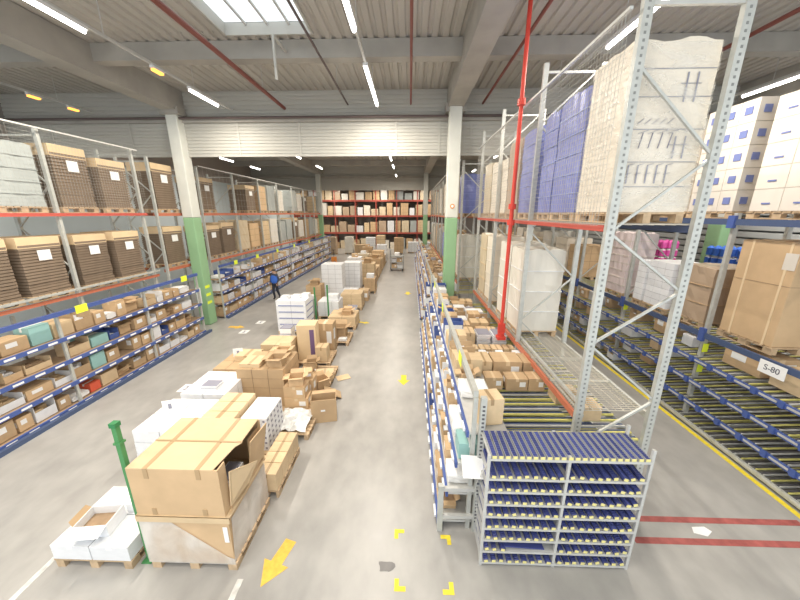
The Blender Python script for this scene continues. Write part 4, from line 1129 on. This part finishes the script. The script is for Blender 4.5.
# free standing open box on the aisle floor
r = empty('open_box', (-2.02, 6.62, 0), .22, 'brown carton standing alone on the aisle floor', 'box')
b = MB(); t = .012
b.box(-.29, .29, -.16, -.148, 0, .6, kraft); b.box(-.29, .29, .148, .16, 0, .6, kraft); b.box(-.29, -.278, -.148, .148, 0, .6, kraft); b.box(.278, .29, -.148, .148, 0, .6, kraft)
b.box(-.258, .258, -.148, .148, 0, .02, kraft); b.build('carton', r)
b = MB(); b.box(-.28, .28, .16, .3, .59, .6, kraft); b.build('flap', r)
b = MB(); b.box(-.07, .03, -.166, -.16, .3, .34, paper); b.build('label_sheet', r)
b = MB(); b.box(-.2, .2, -.15, .15, 0, .008, kraft_l); o = b.build('flat_cardboard'); o.location = (-1.98, 8.6, .004); o.rotation_euler = (0, 0, .5); tag(o, 'loose flat cardboard piece on the aisle floor', 'cardboard')
b = MB(); b.box(-.25, .25, -.17, .17, 0, .02, kraft); o = b.build('flat_cardboard'); o.location = (-2.05, 7.55, .15); o.rotation_euler = (0, .55, .3); tag(o, 'loose cardboard lid tipped at the heap edge', 'cardboard')
# placards on the stacks
for i, (x, y, z) in enumerate(((-4.78, 5.45, .93), (-5.1, 7.2, .56), (-4.95, 8.35, .765))):
    r = empty('number_placard', (x, y, z if i != 1 else 0.0), .3, ['white number placard on the white cartons', 'white number placard standing left of the brown block', 'white number placard on the lower brown block'][i], 'sign', 'number placards')
    z0 = 0 if i != 1 else .55
    b = MB()
    if i == 1: b.box(-.02, .02, .0, .02, 0, .6, galv)
    b.box(-.13, .13, -.006, .006, z0, z0+.26, paper); pl_ = b.build('plate', r)
    b = MB(); b.box(-.03, .03, -.01, -.006, z0+.08, z0+.19, greyink); b.build('printed_mark', pl_)
item('packets', -4.08, 9.9, 0, .4, .42, 1.15, 'tall stack of white packets left of the beige box', GL)
item('plain', -2.82, 9.52, .15, .36, .4, .5, 'pale brown carton before the tall beige box', GL)
pallet(-3.1, 9.75, 0, 1.15, 1.0, 'pale brown carton and tall beige box')
r = empty('tall_box', (-3.32, 9.72, .148), .1, 'tall beige box with dark printed side', 'box')
b = MB(); b.box(-.3, .3, -.28, .28, 0, 1.2, kraft_l); b.build('carton', r)
b = MB(); b.box(.1, .24, -.286, -.28, .12, 1.05, purple); b.build('printed_panel', r)
item('closed', -2.95, 10.55, 0, .6, .5, 1.1, 'tall brown carton behind the beige box', GL)
item('open', -3.55, 10.9, 0, .5, .45, .4, 'open carton behind the white packet stack', GL)
pallet(-2.72, 11.5, 0, .95, 1.1, 'large open carton by the aisle')
item('open', -2.72, 11.6, .15, .55, .48, .42, 'large open carton alone on its pallet by the aisle', GL)
item('bag', -2.5, 11.12, .15, .3, .2, .12, 'white bag beside the large open carton', GL)
# big white stack
pallet(-4.72, 12.5, 0, 1.22, 1.0, 'big white striped carton stack')
LOADS['wgrid'][0].put((-4.72, 12.5, .148), 0, (1.2, .98, 1.3), 'big stack of white cartons with blue stripes beside the green posts', 'boxes', GL)
for i, (x, y) in enumerate(((-5.0, 12.3), (-4.6, 12.45), (-4.3, 12.7))): item('white', x, y, 1.45, .3, .3, .14, 'small white packet atop the blue striped stack, %s' % ('left', 'middle', 'right')[i], GL)
load('kgrid2', -2.85, 13.2, 0, 1.2, 1.1, .42, 'wide low one at the aisle past open carton', group=GL)
item('open', -2.7, 13.15, .568, .4, .4, .2, 'open carton on the wide low block by the aisle', GL)
load('grey', -4.95, 14.2, 0, 1.0, 1.0, .75, 'low one behind the thin green posts', group=GL)
item('white', -4.95, 14.2, .9, .9, .9, .14, 'flat white sheet carton atop the grey wrapped load', GL)
load('wplain', -3.75, 14.5, 0, 1.0, 1.0, .7, 'low one in the lane behind the wide block', group=GL)
item('white', -3.6, 14.5, .85, .5, .5, .25, 'white carton atop the low small carton block', GL)
item('packets', -2.75, 14.5, 0, .5, .6, .5, 'white packets at the aisle past the low block', GL)
load('kgrid', -4.95, 16.2, 0, .8, .8, 1.05, 'tapering one before the tall white stacks', group=GL)
item('open', -4.95, 16.2, 1.2, .4, .4, .2, 'open carton topping the tapering brown block', GL)
load('kgrid2', -2.95, 16.0, 0, 1.1, 1.1, .7, 'by the aisle across from the tapering block', group=GL)
load('wplain', -4.35, 17.9, 0, 1.2, 1.0, 1.9, 'tall one, first of two far in the lane', group=GL)
item('white', -3.3, 17.3, 0, .8, .6, .7, 'wide white carton before the second tall stack', GL)
load('wplain', -3.6, 19.9, 0, 1.1, 1.0, 1.7, 'tall one, second of two far in the lane', group=GL)
item('closed', -2.6, 17.6, 0, .6, .7, .6, 'brown carton at aisle edge beside the wide white carton', GL)
k = 0
cc = ['kgrid', 'kgrid2', 'pack', 'kgrid', 'tan', 'kgrid2', 'wplain', 'kgrid', 'brown', 'kgrid2', 'wplain', 'kgrid', 'tan', 'kgrid', 'kgrid2', 'pack', 'kgrid']
for j, y in enumerate((19.6, 21.4, 22.9, 24.4, 25.9, 27.4, 28.9, 30.4, 31.9)):
    for i, x in enumerate((-2.85, -4.2)):
        if j == 0 and i == 1: continue
        if y < 21 and i == 0: x = -2.45
        load(cc[k % 17], x, y, 0, 1.05 if x != -2.45 else .7, 1.1, (.75, 1.1, .9, 1.4, .8)[(k*3) % 5], 'row %d far down the lane, %s' % (j+1, 'aisle side' if i == 0 else 'left side'), group=GL); 
        if R.random() < .6: 
            kind = R.choice(['open', 'closed', 'white']); 
            item(kind, x, y, .146+(.75, 1.1, .9, 1.4, .8)[(k*3) % 5], .45, .45, .25, '%s on top in lane row %d, %s' % (PK[kind][1], j+1, 'aisle side' if i == 0 else 'left side'), GL)
        k += 1

# trolley in the aisle
r = empty('picking_trolley', (-1.08, 27.4, 0), 0, 'grey picking trolley with packed shelves in the centre aisle', 'trolley')
for x in (-.55, .55):
    for y in (-.4, .4): b = MB(); b.box(x-.03, x+.03, y-.03, y+.03, .16, 1.75, cartm); b.build('post', r)
for z in (.18, .7, 1.2): b = MB(); b.box(-.58, .58, -.43, .43, z, z+.05, cartm); b.build('shelf', r)
for x in (-.48, .48):
    for y in (-.34, .34): b = MB(); b.tube((x-.03, y, .08), (x+.03, y, .08), .08, rubber, 12); b.build('wheel', r)
for i, (kind, x, z, h) in enumerate((('closed', -.25, .235, .35), ('white', .25, .235, .3), ('closed', .2, .755, .3), ('packets', -.25, .755, .25), ('bag', 0, 1.255, .3))):
    item(kind, -1.08+x, 27.4, z, .42, .6, h, '%s on the picking trolley, %s shelf' % (PK[kind][1], 'lower' if z < .5 else 'middle' if z < 1 else 'top'), 'goods on the trolley')

# ------------------------------------------------------------------ back: red racks and clutter before them
r = empty('pallet_rack', (0, 0, 0), 0, 'long red pallet rack across the far end of the hall', 'rack')
xs = [-15.8+i*2.8 for i in range(8)]
for x in xs:
    for y in (44.6, 45.7): b = MB(); b.box(x-.06, x+.06, y-.05, y+.05, 0, 8.2, redrack); b.build('upright', r)
BL = [.12, 2.25, 4.5, 6.5]
for z in BL[1:]:
    for y in (44.55, 45.75): b = MB(); b.box(xs[0], xs[-1], y-.03, y+.03, z-.22, z, redrack); b.build('beam', r)
    b = MB(); b.box(xs[0], xs[-1], 44.6, 45.7, z-.02, z-.0, kraft_d); b.build('shelf_deck', r)
b = MB()
for x in xs: b.box(x-.5, x+.5, 44.5, 44.52, 7.6, 7.66, redrack)
b.build('top_tie', r)
for li, z in enumerate(BL):
    x = -15.6; n = 0
    while x < 3.6:
        w = R.uniform(.7, 1.15); h = R.uniform(.8, 1.7) if li else R.uniform(.7, 1.5)
        if R.random() < .95:
            n += 1; kind = R.choice(['kgrid', 'kgrid2', 'tan', 'cream', 'pack', 'brown', 'kgrid', 'wplain', 'grey'])
            p, nm, cat = LOADS[kind]
            p.put((x+w/2, 45.15, z+.002 if li else 0.0), 0, (w*.94, .9, min(h, 1.6)), '%s, %s from the left on the %s level of the red rack' % (nm, ordn(n), ['floor', 'second', 'third', 'top'][li]), cat, 'loads on the red rack')
        x += w+.12
for i, (kind, x, y, w, d, h) in enumerate((('kgrid', -11.2, 40.5, 1.3, 1, 1.9), ('brown', -9.4, 38.5, 1.2, 1, 1.9), ('pack', -7.3, 38.8, 1.0, 1, 1.9), ('kgrid', -5.9, 38.5, 1.3, 1, 1.0),
        ('wplain', -4.4, 36.5, 1.1, 1, 2.0), ('kgrid2', -3.3, 37, 1.0, 1, 2.2), ('wplain', -3.0, 34.5, 1.1, 1, 1.4), ('kgrid', -1.3, 39, 1.2, 1, 1.8), ('wplain', .4, 40, 1.3, 1, 1.2), ('wplain', 2.0, 40, 1.3, 1, 1.2), ('tan', -7.6, 41.4, 1.3, 1, .9))):
    load(kind, x, y, 0, w, d, h, '%s far floor stack before the red rack' % ordn(i+1), group='stacks before the red rack')
r = empty('orange_pallet_truck', (-7.5, 31.5, 0), .3, 'orange low pallet truck at the end of the left floor', 'pallet truck')
b = MB(); b.box(-.25, -.1, -.6, .6, .06, .14, orangeg); b.box(.1, .25, -.6, .6, .06, .14, orangeg); b.box(-.27, .27, .6, .85, .06, .5, orangeg); b.build('chassis', r)
b = MB(); b.tube((0, .75, .5), (0, 1.05, 1.15), .025, rubber); b.tube((-.15, 1.05, 1.15), (.15, 1.05, 1.15), .025, rubber); b.build('handle', r)
for x in (-.175, .175): b = MB(); b.tube((x-.04, -.45, .05), (x+.04, -.45, .05), .05, rubber, 10); b.build('wheel', r)

# ------------------------------------------------------------------ person
def skin_chain(name, verts, edges, rads, m, parent, root=0, sub=2):
    me = bpy.data.meshes.new(name); me.from_pydata(verts, edges, []); o = bpy.data.objects.new(name, me); COL.objects.link(o)
    sk = o.modifiers.new('skin', 'SKIN')
    for i, r_ in enumerate(rads):
        v = me.skin_vertices[0].data[i]; v.radius = (r_, r_) if not isinstance(r_, tuple) else r_
    me.skin_vertices[0].data[root].use_root = True
    sb = o.modifiers.new('sub', 'SUBSURF'); sb.levels = sub; sb.render_levels = sub
    bpy.context.view_layer.update()
    nm = bpy.data.meshes.new_from_object(o.evaluated_get(bpy.context.evaluated_depsgraph_get()))
    bpy.data.objects.remove(o); nm.materials.clear(); nm.materials.append(m)
    for p in nm.polygons: p.use_smooth = True
    ob = bpy.data.objects.new(name, nm); COL.objects.link(ob); ob.parent = parent
    return ob
pr = empty('person', (-7.66, 17.5, 0), 2.9, 'person in a blue vest and dark trousers walking beside the left shelving', 'person')
V = [(0, 0, .95), (0, 0, 1.18), (0, .0, 1.38), (0, .01, 1.46), (0, .02, 1.54), (0, .03, 1.64),
     (.17, 0, 1.38), (.23, .02, 1.12), (.21, .14, .92), (-.17, 0, 1.38), (-.24, -.03, 1.12), (-.22, .10, .92),
     (.09, 0, .88), (.10, .06, .50), (.10, -.02, .09), (.10, .12, .04), (-.09, 0, .88), (-.10, -.02, .50), (-.10, -.2, .11), (-.10, -.08, .04)]
Ed = [(0, 1), (1, 2), (2, 3), (3, 4), (4, 5), (2, 6), (6, 7), (7, 8), (2, 9), (9, 10), (10, 11), (0, 12), (12, 13), (13, 14), (14, 15), (0, 16), (16, 17), (17, 18), (18, 19)]
Rd = [(.15, .11), (.13, .1), (.15, .1), .055, (.075, .09), (.07, .085), .06, .043, .028, .06, .043, .028, .085, .06, .042, .035, .085, .06, .042, .035]
Rd = [(r_[0]*1.18, r_[1]*1.15) if isinstance(r_, tuple) else r_*1.22 for r_ in Rd]
body = skin_chain('body', V, Ed, Rd, skin, pr)
body.data.materials.append(trouser); body.data.materials.append(shirt); body.data.materials.append(rubber)
for p in body.data.polygons:
    z = p.center.z; ax = abs(p.center.x)
    p.material_index = 3 if z < .1 else 1 if (z < .93 and ax < .18) else 2 if (z < 1.45 and z > .97 ) else 0
skin_chain('vest', [(0, 0, .86), (0, 0, 1.15), (0, 0, 1.40)], [(0, 1), (1, 2)], [(.25, .2), (.235, .19), (.23, .17)], bluev, pr)
skin_chain('hair', [(0, -.02, 1.57), (0, .0, 1.69)], [(0, 1)], [(.12, .13), (.125, .14)], hairm, pr)
for sx, wy in ((1, .14), (-1, .10)):
    wx = .21*sx if sx > 0 else -.22
    for f_ in range(5):
        fx = wx+(f_-2)*.016; ln = (.05, .075, .08, .075, .06)[f_]
        if f_ == 0: pts = [(wx, wy+.01, .91), (wx-sx*.03, wy+.03, .885), (wx-sx*.035, wy+.045, .86)]
        else: pts = [(wx, wy, .90), (fx, wy+.02, .86), (fx, wy+.035, .86-ln)]
        skin_chain('finger', pts, [(0, 1), (1, 2)], [.018, .011, .008], skin, pr, sub=1)

pr.scale = (1.04, 1.04, 1.04)
for p_ in [v[0] for v in PK.values()]+[v[0] for v in LOADS.values()]:
    if not p_.used:
        for k_ in kids(p_.root): bpy.data.objects.remove(k_)
        bpy.data.objects.remove(p_.root)
# ------------------------------------------------------------------ camera, world, view
cam = bpy.data.cameras.new('camera'); co = bpy.data.objects.new('camera', cam); COL.objects.link(co)
cam.sensor_width = 36; cam.lens = 318/800*36; cam.clip_start = .05; cam.clip_end = 200
pitch = math.radians(15.3); yaw = math.atan(10/318*math.cos(pitch))
co.location = (0, 0, 4.8); co.rotation_euler = (PI/2-pitch, 0, yaw)
S.camera = co
w = bpy.data.worlds.new('world'); S.world = w; w.use_nodes = True
bg = w.node_tree.nodes['Background']; bg.inputs['Color'].default_value = (.90, .96, 1.0, 1); bg.inputs['Strength'].default_value = 1.3
S.view_settings.view_transform = 'Standard'; S.view_settings.look = 'None'; S.view_settings.gamma = 1
S.view_settings.use_curve_mapping = False
S.view_settings.exposure = 0.45
